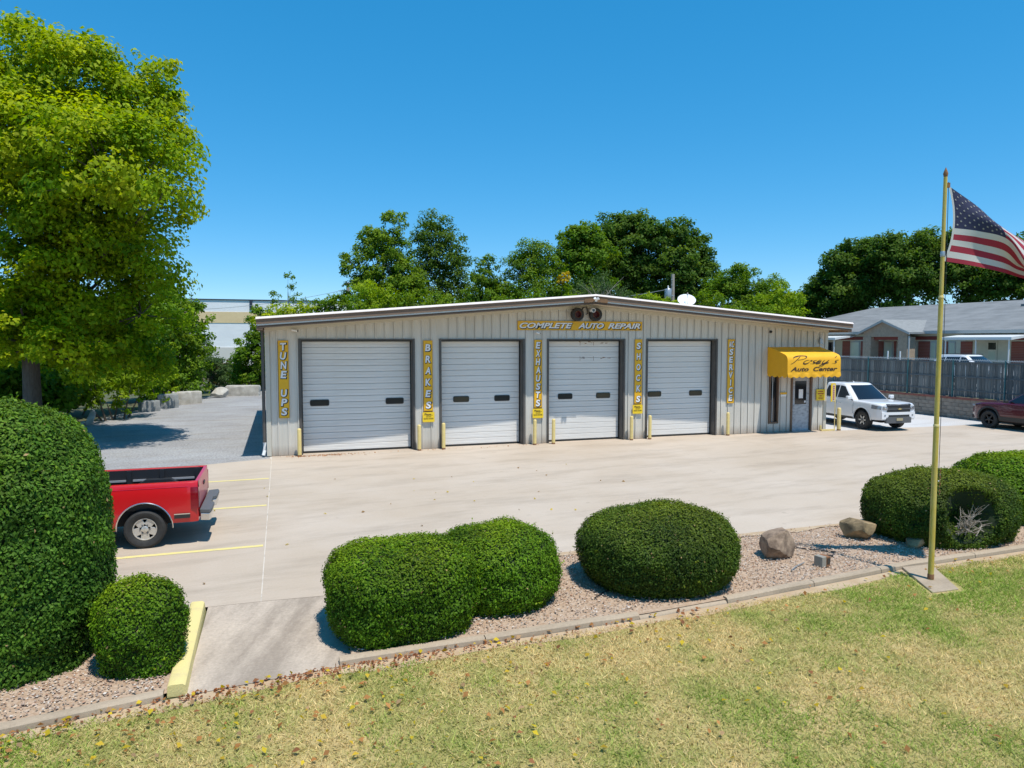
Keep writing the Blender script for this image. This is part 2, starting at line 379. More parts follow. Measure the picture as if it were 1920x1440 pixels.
def put_text(b, body, x0, x1, z0, z1, y, shear=0.0, bold=0.0, tilt=0.0, keep=False):
    """fit text into the facade rectangle x0..x1, z0..z1 at depth y, facing -y"""
    v, f, d = text_pts(body, shear, bold)
    sx = (x1 - x0) / d[0]; sz = (z1 - z0) / d[1]
    if keep: s = min(sx, sz); cx = (x0 + x1) / 2; x0 = cx - s * d[0] / 2; sx = s
    ca, sa = math.cos(tilt), math.sin(tilt); mx, mz = x0 + sx * d[0] / 2, (z0 + z1) / 2
    pts = []
    for p in v:
        a, c = x0 + p[0] * sx - mx, z0 + p[1] * sz - mz
        pts.append((mx + a * ca - c * sa, y, mz + a * sa + c * ca))
    b.add(pts, f)
# ================================================================== GROUND
CURB = [(-40, -21.5), (-12, -17.3), (-6, -16.45), (-2.13, -15.8), (-0.66, -15.53), (1.15, -15.32), (4.91, -15.17), (6.68, -15.0), (9.96, -14.62), (12.74, -14.5), (20, -14.3), (45, -13.8)]
def curb_y(x): return pl([p[0] for p in CURB], [p[1] for p in CURB], x)
sheet('ground', [(-1500, -1500), (1500, -1500), (1500, 1500), (-1500, 1500)], -0.06, 'ground')
sheet('concrete_lot', [(0.115, -13.05), (1.05, -13.1), (1.05, -12.3), (45, -11.7), (45, -3.0), (30.55, -3.0), (30.55, -0.6), (21.5, -0.35), (21.5, 0.3), (0.115, 0.3)], 0.0, 'concrete')
sheet('parking_pad', [(-11, -13.0), (0.099, -13.05), (0.099, -0.40), (-4.15, -1.73), (-11, -3.9)], 0.0, 'concrete')
sheet('joint_filler', [(0.05, -13.1), (0.15, -13.1), (0.15, 0.2), (0.05, 0.2)], -0.006, 'joint')
sheet('gravel_yard', [(0.3, -0.3), (0.3, 40), (-1.2, 38), (-3.6, 28), (-6.2, 20), (-8.2, 11.5), (-12.5, 6), (-14, -4.9), (-4.15, -1.8), (0.08, -0.46)], -0.008, 'gravel_yard')
sheet('side_drive', [(21.3, -0.42), (30.6, -0.66), (30.6, 40), (-1, 40), (-1, 14.0), (21.3, 14.0)], -0.012, 'light_gravel')
# apron: rougher old concrete leading to the street side
ap = MB(); n = 14
rows = []
for i in range(n + 1):
    t = i / n; x = lerp(-0.58, 1.35, t); rows.append([(x, lerp(-13.04, curb_y(x) - 0.02, k / 8), lerp(-0.003, -0.035, k / 8)) for k in range(9)])
kind(ap.grid(rows).build('driveway_apron', 'old_concrete'), 'structure')

# lawn sheet with its own fine relief
LAWN = [(x, curb_y(x) - 0.08) for x in np.linspace(-12, 30, 60)]
lm = bpy.data.materials.new('lawn_soil'); lm.use_nodes = True; MATS['lawn_soil'] = lm
t = lm.node_tree; b = t.nodes['Principled BSDF']; b.inputs['Roughness'].default_value = 0.95; b.inputs['Specular IOR Level'].default_value = 0.1
co = t.nodes.new('ShaderNodeTexCoord').outputs['Object']
c = mix_node(t, ramp_node(t, noise_node(t, co, 0.7, 6, 0.7), 0.40, 0.62), (0.60, 0.46, 0.21), (0.32, 0.33, 0.09))
c = mix_node(t, 0.7, c, ramp_node(t, noise_node(t, co, 40, 5, 0.8), 0.3, 0.7, (0.55,) * 3, (1.3,) * 3), 'MULTIPLY')
t.links.new(c, b.inputs['Base Color'])
bp = t.nodes.new('ShaderNodeBump'); bp.inputs['Strength'].default_value = 0.8; bp.inputs['Distance'].default_value = 0.03
t.links.new(noise_node(t, co, 60, 5, 0.7), bp.inputs['Height']); t.links.new(bp.outputs[0], b.inputs['Normal'])
rows = []
for x in np.linspace(-14, 40, 109):
    y1 = curb_y(x) - 0.06
    rows.append([(x, y1 - d, -0.047 - min(d, 0.3) * 0.02) for d in (0, 0.15, 0.4, 0.8, 1.3, 2, 3, 4, 5.5, 7, 9, 12, 16, 22)])
kind(MB().grid(rows).build('lawn', 'lawn_soil', smooth=60), 'structure')
# bare dirt strip between kerb and grass
rows = []
for x in np.linspace(-13.5, 40, 161):
    y1 = curb_y(x) - 0.02; wd = 0.19 + 0.11 * mnoise.noise(Vector((x * 0.9, 0, 9))) + 0.05 * mnoise.noise(Vector((x * 3.1, 0, 5)))
    rows.append([(x, y1, -0.040), (x, y1 - wd, -0.0455)])
kind(MB().grid(rows).build('dirt_strip', 'dirt'), 'structure')
# planting bed soil
rows = [[(x, curb_y(x) + 0.05, 0.0), (x, lerp(curb_y(x), -12.25, .33), 0.03), (x, lerp(curb_y(x), -12.25, .66), 0.03), (x, -12.27 + (x - 1) * 0.0136, -0.003)] for x in np.linspace(1.15, 40, 60)]
kind(MB().grid(rows).build('planting_bed', 'bed_soil', smooth=60), 'structure')
rows = [[(x, curb_y(x) + 0.05, 0.0), (x, -14.4, 0.03), (x, -13.08, -0.003)] for x in np.linspace(-12, -0.75, 20)]
kind(MB().grid(rows).build('planting_bed', 'bed_soil', smooth=60), 'structure')
# sandy margin of the bed against the lot
rows = []
for x in np.linspace(3.6, 22, 61):
    yb = -12.27 + (x - 1) * 0.0136; wd = 0.26 + 0.16 * mnoise.noise(Vector((x * 1.1, 4, 2)))
    rows.append([(x, yb, 0.003), (x, yb - wd, 0.020)])
kind(MB().grid(rows).build('dirt_margin', 'dirt'), 'structure')
# worn hollow where water runs off over the kerb

# kerbs: cast lengths with open joints
def kerb_run(xs, w=0.105, h=0.03, gapw=0.012, lab=None):
    for k, (a, b_) in enumerate(zip(xs[:-1], xs[1:])):
        n = max(3, int((b_ - a) / 0.35)); P = []
        for i in range(n + 1):
            x = lerp(a + gapw / 2, b_ - gapw / 2, i / n); y = curb_y(x); wv = 0.008 * mnoise.noise(Vector((x * 2.3, 1, 7)))
            hh = h + 0.012 * mnoise.noise(Vector((x * 1.3, 6, 1)))
            P.append([(x, y - 0.01 + wv, -0.06), (x, y + wv, hh - 0.02), (x, y + 0.025 + wv, hh), (x, y + w + wv, hh), (x, y + w + 0.02, -0.02)])
        m = MB().grid(P); e = len(P) - 1
        m.add(P[0], [(0, 1, 2, 3, 4)]); m.add(P[e], [(4, 3, 2, 1, 0)])
        o = m.build('kerb_stone', 'curb_concrete', KERB, smooth=40)
KERB = thing('garden_kerb', 'long pale cast concrete kerb between the lawn and the pebble beds', 'kerb')
kerb_run([-12, -9, -6.1, -3.4, -0.78])
kerb_run([1.0, 2.75, 4.9])
kerb_run([4.9, 6.35], h=-0.012)
kerb_run([6.35, 8.0, 9.45, 11.6, 14.4, 17.2, 20, 24, 28, 34])
# yellow painted end kerb beside the apron
P = []
for i in range(11):
    t = i / 10; y = lerp(-13.0, -15.5, t); x = lerp(-0.80, -0.78, t) + 0.03 * t
    wv = 0.006 * mnoise.noise(Vector((y * 2, 2, 4)))
    P.append([(x - 0.005, y, -0.05), (x + wv, y, 0.062), (x + 0.02, y, 0.078), (x + 0.145 + wv, y, 0.078), (x + 0.172, y, 0.058), (x + 0.19, y, -0.05)])
m = MB().grid(P); m.add(P[0], [(0, 1, 2, 3, 4, 5)]); m.add(P[-1], [(5, 4, 3, 2, 1, 0)])
tag(m.build('parking_kerb', 'curb_yellow', smooth=40), 'yellow painted concrete kerb along the driveway apron', 'kerb')
# stall lines
for k, (y, x0, lab) in enumerate(((-10.2, -8.6, 'bold yellow stall line in front of the red pickup'), (-6.95, -8.6, 'yellow stall line behind the red pickup'), (-3.75, -7.2, 'faded yellow stall line nearest the gravel yard'))):
    n = 40; P = []
    for i in range(n + 1):
        x = lerp(x0, 0.07, i / n); wv = 0.006 * mnoise.noise(Vector((x * 5, y, 3)))
        P.append([(x, y - 0.06 + wv + x * 0.012, 0.004), (x, y + 0.06 + wv + x * 0.012, 0.004)])
    kind(MB().grid(P).build('stall_line', 'line_yellow'), 'structure')['label'] = lab
# raised ground behind the retaining wall
b = MB(); b.box((30.72, -60, -0.05), (400, 300, 0.93)); kind(b.build('raised_ground', 'ground'), 'structure')
sheet('upper_parking', [(31.6, -30), (44.0, -30), (44.0, 60), (31.6, 60)], 0.935, 'gravel_yard')

# ================================================================== AUTO SHOP
W, DEP, EAVE, RIDGE, RX = 21.4, 14.0, 4.06, 4.92, 10.7
def wall_top(x): return EAVE + (RIDGE - EAVE) * (1 - abs(x - RX) / RX)
shop = thing('auto_shop', 'long low metal auto repair shop with brown fascia and four white garage doors', 'building')
DOORS = [(1.03, 4.59), (5.54, 8.44), (9.40, 12.31), (13.30, 16.22)]
DH = 3.64
# structural wall behind the sheet metal, with real openings
core = MB(); edges = [0.02] + [e for d in DOORS for e in d] + [18.66, 19.10, 19.74, 20.66, W - 0.02]
Y0, Y1 = 0.03, 0.38
def core_piece(x0, x1, zb):
    n = max(1, int((x1 - x0) / 1.5)); xs = [lerp(x0, x1, i / n) for i in range(n + 1)]
    if x0 < RX < x1: xs = sorted(set(xs + [RX]))
    poly = [(x0, zb), (x1, zb)] + [(x, wall_top(x)) for x in reversed(xs)]
    core.prism(poly, lambda x, z: (x, Y0, z), lambda x, z: (x, Y1, z))
openings = [(a, b_, DH, 0.0) for a, b_ in DOORS] + [(18.68, 19.10, 2.35, 0.38), (19.76, 20.66, 2.24, 0.0)]
prev = 0.02
for a, b_, zt, zb in openings:
    core_piece(prev, a, 0); core_piece(a, b_, zt)
    if zb: core.box((a, Y0, 0), (b_, Y1, zb))
    prev = b_
core_piece(prev, W - 0.02, 0)
core.box((0.03, Y1, 0), (0.16, DEP, EAVE)); core.box((W - 0.16, Y1, 0), (W - 0.03, DEP, EAVE))
core.prism([(0.03, 0), (W - 0.03, 0), (W - 0.03, EAVE), (RX, RIDGE), (0.03, EAVE)], lambda x, z: (x, DEP - 0.12, z), lambda x, z: (x, DEP, z))
core.box((0.2, Y1 + 3.5, 0.01), (W - 0.2, Y1 + 3.6, 3.9))
core.build('wall', 'siding', shop)
# ribbed sheet panels, each its own piece
PITCH = 0.305
def siding_panel(x0, x1, z0, zf=None):
    prof = [(x0, 0.0)]
    c = math.floor(x0 / PITCH + 1e-6) * PITCH
    for off, d in ((0.0, -0.030), (0.028, -0.030), (0.048, -0.004), (0.125, -0.004), (0.133, -0.009), (0.141, -0.004), (0.212, -0.004), (0.22, -0.009), (0.228, -0.004), (0.286, -0.004)):
        x = c + off
        if x0 + 0.002 < x < x1 - 0.002: prof.append((x, d))
    prof[0] = (x0, -0.030 if x0 - c < 0.028 else -0.004); prof.append((x1 - 0.0015, -0.004))
    zt = (lambda x: wall_top(x) - 0.02) if zf is None else (lambda x: zf)
    m = MB(); m.grid([[(x, y, z0) for x, y in prof], [(x, y, zt(x)) for x, y in prof]])
    m.build('siding_panel', 'siding', shop)
def siding_zone(x0, x1, z0, zf=None):
    xs = [x0] + [k * PITCH for k in range(int(x0 / PITCH) + 1, int(x1 / PITCH) + 1) if x0 + 0.03 < k * PITCH < x1 - 0.03] + [x1]
    for a, b_ in zip(xs[:-1], xs[1:]): siding_panel(a, b_, z0, zf)
prev = 0.11
for a, b_, zt, zb in openings:
    pad = 0.06 if zt == DH else 0.03
    siding_zone(prev, a - pad, 0.012); siding_zone(a - pad, b_ + pad, zt + 0.05)
    if zb: siding_zone(a - pad, b_ + pad, 0.012, zb - 0.04)
    prev = b_ + pad
siding_zone(prev, W - 0.11, 0.012)
for x0, x1 in ((-0.035, 0.105), (W - 0.105, W + 0.035)):
    MB().box((x0, -0.045, 0.012), (x1, 0.10, wall_top(max(0, min(W, x0))) - 0.01)).build('corner_trim', 'siding_trim', shop, bevel=0.006)
# rake trim under the soffit, fascia boards, roof
OV = 1.12
def slope_pts(y0, y1, zo0, zo1, x0, x1): pass
for s in (0, 1):
    xa, xb = (-0.04, RX) if s == 0 else (RX, W + 0.04)
    def bar(name, m, y0, y1, o0, o1, xa=xa, xb=xb, k=(RIDGE - EAVE) / RX, ex=0.0, base=EAVE, bev=0.004):
        lo, hi = (xa - ex, xb) if s == 0 else (xa, xb + ex)
        f = lambda x: base + k * (RX - abs(x - RX))
        mb = MB(); mb.add([(lo, y0, f(lo) + o0), (hi, y0, f(hi) + o0), (hi, y1, f(hi) + o0), (lo, y1, f(lo) + o0),
                           (lo, y0, f(lo) + o1), (hi, y0, f(hi) + o1), (hi, y1, f(hi) + o1), (lo, y1, f(lo) + o1)],
                          [(0, 3, 2, 1), (4, 5, 6, 7), (0, 1, 5, 4), (1, 2, 6, 5), (2, 3, 7, 6), (3, 0, 4, 7)])
        return mb.build(name, m, shop, bevel=bev)
    bar('rake_trim', 'siding_trim', -0.07, -0.002, -0.13, -0.018)
    bar('soffit', 'soffit', -OV + 0.05, -0.002, -0.015, 0.004, ex=0.14)
    bar('roof', 'roof_metal', -OV + 0.03, DEP + 0.2, 0.03, 0.15, ex=0.18)
    bar('fascia', 'fascia', -OV, -OV + 0.045, 0.075, 0.222, ex=0.20)
    bar('fascia_return', 'fascia_low', -OV + 0.035, -OV + 0.075, -0.045, 0.074, ex=0.14)
    lo, hi = (xa - 0.21, xb) if s == 0 else (xa, xb + 0.21)
    f = lambda x: EAVE + (RIDGE - EAVE) / RX * (RX - abs(x - RX))
    rt = MB(); pr = [(-OV - 0.035, 0.2225), (-OV - 0.035, 0.236), (-OV + 0.03, 0.292), (-OV + 0.14, 0.292), (-OV + 0.14, 0.2225)]
    rt.prism(pr, lambda y, z: (lo, y, f(lo) + z), lambda y, z: (hi, y, f(hi) + z)); rt.build('roof_edge_trim', 'roof_edge', shop)
    # side gutters
    gx0, gx1 = (-0.24, -0.06) if s == 0 else (W + 0.06, W + 0.24)
    MB().box((gx0, -OV + 0.05, 3.95), (gx1, DEP + 0.2, 4.09)).build('gutter', 'fascia', shop, bevel=0.01)
# downspout on the near corner
MB().tube([(-0.12, -0.01, 3.95), (-0.10, 0.0, 3.8), (-0.10, 0.0, 0.45)], 0.05, 8).build('downspout', 'bronze', shop, smooth=60)
MB().tube([(-0.10, 0.0, 0.45), (-0.10, -0.01, 0.2), (-0.14, -0.06, 0.05)], 0.055, 8).build('downspout_foot', 'white_plastic', shop, smooth=60)
# peak patch
mb = MB(); mb.prism([(RX - 0.43, RIDGE - 0.005), (RX, RIDGE + 0.035), (RX + 0.43, RIDGE - 0.005), (RX + 0.43, RIDGE + 0.155), (RX, RIDGE + 0.195), (RX - 0.43, RIDGE + 0.155)],
                    lambda x, z: (x, -OV - 0.012, z), lambda x, z: (x, -OV + 0.03, z)); mb.build('peak_plate', 'fascia_patch', shop)
# garage doors: slats, windows, jambs
RC = 0.13   # extra set-back of the doors in their openings
slat_prof = [(y_ + RC, z_) for y_, z_ in ((0.20, 0.0), (0.168, 0.004), (0.160, 0.012), (0.160, 0.088), (0.166, 0.096), (0.160, 0.104), (0.160, 0.184), (0.166, 0.193), (0.20, 0.196))]
WZ = [(1.60, 4.02), (6.30, 7.77), (10.15, 11.65), (13.77, 15.54)]
def rrect(cx, cz, w_, h_, r, n=4):
    p = []
    for (sx, sz, a0) in ((1, 1, 0), (-1, 1, 90), (-1, -1, 180), (1, -1, 270)):
        for i in range(n + 1):
            a = rad(a0 + 90 * i / n); p.append((cx + sx * (w_ / 2 - r) + r * math.cos(a), cz + sz * (h_ / 2 - r) + r * math.sin(a)))
    return p
NS = 18
for di, (a, b_) in enumerate(DOORS):
    gd = MB().box((a + 0.03, 0.20 + RC, 0.03), (b_ - 0.03, 0.226 + RC, DH - 0.01)).build('garage_door', 'door_groove', shop)
    hgt = (DH - 0.09) / NS
    mb = MB(); xw0, xw1 = a + 0.045, b_ - 0.045
    mb.prism([(y, z * hgt / 0.20) for y, z in slat_prof], lambda y, z: (xw0, y, z), lambda y, z: (xw1, y, z))
    me = mb.mesh('slat', 'door_white')
    for k in range(NS): link('slat', me, gd, loc=(0, 0, 0.06 + k * hgt))
    MB().box((a + 0.04, 0.150 + RC, 0.004), (b_ - 0.04, 0.20 + RC, 0.055)).build('bottom_seal', 'rubber', gd)
    for cx in WZ[di]:
        ww = 0.60 if di == 0 else 0.56
        fr = MB(); fr.prism(rrect(cx, 1.625, ww, 0.205, 0.05), lambda x, z: (x, 0.140 + RC, z), lambda x, z: (x, 0.165 + RC, z)); fr.build('window_frame', 'black_plastic', gd)
        gl = MB(); gl.prism(rrect(cx, 1.625, ww - 0.05, 0.155, 0.035), lambda x, z: (x, 0.136 + RC, z), lambda x, z: (x, 0.139 + RC, z)); gl.build('window_pane', 'dark_glass', gd)
    for x0, x1 in ((a - 0.065, a), (b_, b_ + 0.065)):
        MB().box((x0, -0.047, 0.01), (x1, -0.002, DH + 0.055)).build('jamb_trim', 'bronze', shop)
    MB().box((a + 0.001, -0.045, DH), (b_ - 0.001, -0.004, DH + 0.05)).build('head_trim', 'bronze', shop)
    for x0, x1 in ((a + 0.001, a + 0.02), (b_ - 0.02, b_ - 0.001)):
        MB().box((x0, -0.001, 0.01), (x1, 0.20 + RC, DH - 0.001)).build('jamb_liner', 'bronze', shop)
    for x0, x1 in ((a + 0.021, a + 0.05), (b_ - 0.05, b_ - 0.021)):
        MB().box((x0, 0.13 + RC, 0.01), (x1, 0.158 + RC, DH - 0.03)).build('door_weatherstrip', 'black_plastic', shop)
    MB().box((a + 0.021, 0.10 + RC, DH - 0.028), (b_ - 0.021, 0.16 + RC, DH - 0.002)).build('head_weatherstrip', 'black_plastic', shop)
# rust streaks and old bracket holes on the third door's top slats
rb = MB(); random.seed(3)
for k in range(16):
    x = random.uniform(10.6, 11.9); z = random.choice((3.56, 3.52, 3.0, 2.97)) + random.uniform(-.02, .02); w_ = random.uniform(.02, .1)
    rb.box((x, 0.1575 + RC, z), (x + w_, 0.1585 + RC, z + random.uniform(.01, .03)))
for x in (10.72, 11.25): rb.box((x, 0.1570 + RC, 2.90), (x + .012, 0.1583 + RC, 3.06)); rb.box((x, 0.1570 + RC, 3.45), (x + .012, 0.1583 + RC, 3.58))
rb.build('rust_mark', 'rust', shop)
# office window and door
for x0, x1, z0, z1 in ((18.66, 18.72, 0.36, 2.37), (19.06, 19.12, 0.36, 2.37), (18.721, 19.059, 0.36, 0.42), (18.721, 19.059, 2.31, 2.37)):
    MB().box((x0, -0.05, z0), (x1, 0.12, z1)).build('window_frame', 'wood_frame', shop, bevel=0.004)
MB().box((18.71, 0.05, 0.41), (19.07, 0.07, 2.32)).build('window_pane', 'tint_glass', shop)
MB().box((18.86, 0.035, 0.42), (18.89, 0.049, 2.31)).build('window_mullion', 'galv', shop)
MB().box((18.74, 0.035, 1.22), (18.86, 0.049, 1.26)).build('window_bar', 'wood_frame', shop)
for x0, x1, z0, z1 in ((19.70, 19.78, 0.0, 2.27), (20.64, 20.72, 0.0, 2.27), (19.781, 20.639, 2.19, 2.27)):
    MB().box((x0, -0.05, z0), (x1, 0.14, z1)).build('door_frame', 'wood_frame', shop, bevel=0.004)
od = MB(); od.box((19.79, 0.02, 0.03), (20.63, 0.065, 1.08)); od.box((19.79, 0.02, 1.081), (19.93, 0.065, 2.185)); od.box((20.49, 0.02, 1.081), (20.63, 0.065, 2.185)); od.box((19.931, 0.02, 2.02), (20.489, 0.065, 2.185))
office_door = od.build('office_door', 'door_grey', shop)
MB().box((19.92, 0.035, 1.07), (20.50, 0.045, 2.03)).build('window_pane', 'tint_glass', office_door)
MB().box((20.13, 0.028, 1.32), (20.33, 0.034, 1.68)).build('paper_notice', 'letter_white', office_door)
MB().box((20.40, 0.028, 1.14), (20.47, 0.034, 1.22)).build('paper_notice', 'letter_white', office_door)
MB().tube([(19.86, 0.02, 1.02), (19.86, -0.04, 1.02), (19.93, -0.045, 1.02)], 0.014, 6).build('handle', 'galv', office_door, smooth=50)
MB().box((19.79, -0.08, 0.0), (20.64, 0.02, 0.028)).build('threshold', 'galv', shop)
# ================================================================== SIGNS, AWNING, FIXTURES ON THE SHOP
def board(name, label, x0, x1, z0, z1, y=-0.052, th=0.014, m='sign_yellow', border=True):
    o = MB().box((x0, y, z0), (x1, y + th, z1)).build(name, m, bevel=0.002)
    tag(o, label, 'sign')
    if border:
        e = 0.016; bm_ = MB()
        for a, c in (((x0, z0), (x1, z0 + e)), ((x0, z1 - e), (x1, z1)), ((x0, z0 + e + .001), (x0 + e, z1 - e - .001)), ((x1 - e, z0 + e + .001), (x1, z1 - e - .001))):
            bm_.box((a[0], y - 0.0035, a[1]), (c[0], y - 0.0005, c[1]))
        bm_.build('border', 'wood_frame_light', o)
    return o
mat('wood_frame_light', (0.60, 0.32, 0.02), 0.6)
def vertical_sign(name, label, x0, x1, z0, z1, letters, bottom_pad=0.05, seed=1, small=()):
    o = board(name, label, x0, x1, z0, z1)
    random.seed(seed); n = len(letters); cell = (z1 - z0 - 0.06 - bottom_pad) / n
    sh, wh, rd = MB(), MB(), MB()
    for i, ch in enumerate(letters):
        if ch == ' ' or (len(letters[0]) > 1 and i == 1):
            sh.build('lettering_shadow', 'letter_black', o); wh.build('lettering', 'letter_white', o); sh, wh = MB(), MB()
            if ch == ' ': continue
        zc = z1 - 0.05 - cell * (i + 0.5); lh = min(cell * 0.80, 0.235); lw = (x1 - x0) * (0.58 if len(ch) == 1 else 0.72)
        if ch == 'I': lw *= 0.36
        xc = (x0 + x1) / 2 + random.uniform(-.008, .004); ti = random.uniform(-.07, .05)
        b_ = 0.035
        put_text(sh, ch, xc - lw / 2 - 0.008, xc + lw / 2 + 0.036, zc - lh / 2 - 0.028, zc + lh / 2 + 0.008, -0.0550, 0.10, 0.075, ti)
        put_text(wh, ch, xc - lw / 2, xc + lw / 2, zc - lh / 2, zc + lh / 2, -0.0580, 0.10, b_, ti)
    sh.build('lettering_shadow', 'letter_black', o); wh.build('lettering', 'letter_white', o)
    return o
vertical_sign('service_sign', 'tall yellow sign reading TUNE UPS beside the first garage door', 0.35, 0.665, 1.20, 3.64, list('TUNE UPS'), seed=2)
vertical_sign('service_sign', 'tall yellow sign reading BRAKES', 4.935, 5.245, 1.24, 3.64, list('BRAKES'), 0.04, seed=3)
vertical_sign('service_sign', 'tall yellow sign reading EXHAUSTS', 8.845, 9.135, 1.24, 3.66, list('EXHAUSTS'), seed=4)
vertical_sign('service_sign', 'tall yellow sign reading SHOCKS', 12.755, 13.055, 1.24, 3.68, list('SHOCKS'), 0.04, seed=5)
vertical_sign('service_sign', 'tall yellow sign reading A/C SERVICE', 16.72, 17.03, 1.22, 3.68, ['A/C'] + list('SERVICE'), seed=6)
o = board('repair_sign', 'long yellow sign reading COMPLETE AUTO REPAIR under the gable', 8.23, 13.04, 3.995, 4.315)
for wd, xa, xb in (('COMPLETE', 8.30, 10.28), ('AUTO', 10.50, 11.50), ('REPAIR', 11.66, 12.96)):
    sh, wh = MB(), MB()
    put_text(sh, wd, xa - 0.005, xb + 0.035, 4.028, 4.262, -0.0550, 0.32, 0.07)
    put_text(wh, wd, xa, xb, 4.058, 4.255, -0.0580, 0.32, 0.032)
    sh.build('lettering_shadow', 'letter_black', o); wh.build('lettering', 'letter_white', o)
for k, (xc, zc, nb) in enumerate(((5.09, 1.08, 'BRAKES'), (8.98, 1.08, 'EXHAUSTS'), (12.88, 1.11, 'SHOCKS'))):
    z0, z1 = zc - 0.165, zc + 0.165
    pm = MB(); pm.prism(rrect(xc, zc, 0.40, 0.33, 0.025, 3), lambda x, z: (x, -0.078, z), lambda x, z: (x, -0.064, z))
    o = tag(pm.build('notice_plate', 'bright_yellow'), 'small yellow DO NOT BLOCK DOORS plate below the %s sign' % nb, 'sign')
    l = MB()
    put_text(l, 'Please...', xc - .15, xc + .14, zc + .055, zc + .13, -0.0815, 0.3, 0.02)
    put_text(l, 'DO NOT', xc - .08, xc + .09, zc - .005, zc + .035, -0.0815, 0, 0.02)
    put_text(l, 'BLOCK DOORS', xc - .16, xc + .16, zc - .075, zc - .025, -0.0815, 0, 0.02)
    l.build('lettering', 'letter_brown', o)
    MB().box((xc - .14, -0.063, z1 + 0.012), (xc + .14, -0.0585, z1 + 0.045)).build('hanger_strip', 'letter_brown', o)
# awning
AX0, AX1, AP = 18.55, 21.02, 1.2
aw = thing('entrance_awning', 'yellow fabric entrance awning with scalloped edge over the office door', 'awning', (0, 0, 0))
prof = [(-0.035, 3.38), (-0.30, 3.315), (-0.60, 3.235), (-0.90, 3.15), (-1.06, 3.095), (-1.14, 3.045), (-1.185, 2.97), (-AP, 2.87), (-AP - 0.005, 2.62), (-AP - 0.008, 2.38)]
NX = 60; P = []
for i in range(NX + 1):
    x = lerp(AX0, AX1, i / NX); r = []
    for y, z in prof:
        r.append((x, y + (0.005 * math.sin(x * 7 + z * 3) if z > 3.0 else 0), z - 0.008 * math.sin(math.pi * ((x - AX0) / (AX1 - AX0) * 3 % 1)) * (1 if z > 2.9 else 0)))
    P.append(r)
MB().grid(P).build('canopy', 'awning_yellow', aw, smooth=50)
P = []
for i in range(NX + 1):
    t = i / NX; x = lerp(AX0, AX1, t); sc = abs(math.sin(t * math.pi * 9)); zb = 2.27 - 0.055 * sc
    P.append([(x, -AP - 0.010, 2.405), (x, -AP - 0.022 - 0.014 * math.sin(t * 40), 2.33), (x, -AP - 0.020 + 0.02 * math.sin(t * 31), zb)])
MB().grid(P).build('valance', 'awning_yellow', aw, smooth=60)
for xe in (AX0, AX1):
    b_ = MB(); pp = [(xe, y, z) for y, z in prof] + [(xe, -0.035, 2.38)]
    b_.add(pp, [tuple(range(len(pp)))]); b_.build('end_panel', 'awning_yellow', aw)
    P = []
    for i in range(25):
        t = i / 24; y = lerp(-0.04, -AP, t); P.append([(xe + 0.004, y, 2.39), (xe + 0.004 + 0.012 * math.sin(t * 17), y, 2.27 - 0.055 * abs(math.sin(t * math.pi * 4)))])
    MB().grid(P).build('valance', 'awning_yellow', aw)
fr = MB()
for x in (AX0 + 0.03, AX1 - 0.03): fr.tube([(x, -0.04, 2.40), (x, -AP + 0.03, 2.40), (x, -AP + 0.03, 2.9)], 0.012, 6)
fr.tube([(AX0 + .03, -AP + .03, 2.40), (AX1 - .03, -AP + .03, 2.40)], 0.012, 6); fr.build('frame', 'galv', aw, smooth=50)
# hand-lettered name: a broad-nib stroke swept along cursive paths
_pz = [p[1] for p in reversed(prof)]; _py = [p[0] for p in reversed(prof)]
def cy(z): return float(np.interp(z, _pz, _py)) - 0.007
def nib(strokes, x0, x1, z0, z1, y, nibv, slant):
    pts = [p for s in strokes for p in s]; sk = lambda p: (p[0] + slant * p[1], p[1])
    q = [sk(p) for p in pts]; lx = min(p[0] for p in q); hx = max(p[0] for p in q); lz = min(p[1] for p in q); hz = max(p[1] for p in q)
    outl = []; nv = Vector(nibv)
    for s in strokes:
        b_ = MB()
        s = [Vector(p) for p in s]; cur = []
        for i in range(len(s) - 1):
            p0, p1, p2, p3 = s[max(i - 1, 0)], s[i], s[i + 1], s[min(i + 2, len(s) - 1)]
            for k in range(6):
                t = k / 6; cur.append(0.5 * ((2 * p1) + (p2 - p0) * t + (2 * p0 - 5 * p1 + 4 * p2 - p3) * t * t + (3 * p1 - p0 - 3 * p2 + p3) * t ** 3))
        cur.append(s[-1]); A, B = [], []
        for i, p in enumerate(cur):
            u = sk(p); x = lerp(x0, x1, (u[0] - lx) / (hx - lx)); z = lerp(z0, z1, (u[1] - lz) / (hz - lz))
            d = (cur[min(i + 1, len(cur) - 1)] - cur[max(i - 1, 0)]).normalized(); nrm = Vector((-d.y, d.x)); mn = 0.015
            A.append((x + nv.x + nrm.x * mn, cy(z + nv.y + nrm.y * mn), z + nv.y + nrm.y * mn)); B.append((x - nv.x - nrm.x * mn, cy(z - nv.y - nrm.y * mn), z - nv.y - nrm.y * mn))
        b_.grid([A, B]); outl.append(b_)
    return outl
def circ(cx, cz, rx, rz, a0=80, a1=450, n=14): return [(cx + rx * math.cos(rad(lerp(a0, a1, i / n))), cz + rz * math.sin(rad(lerp(a0, a1, i / n)))) for i in range(n + 1)]
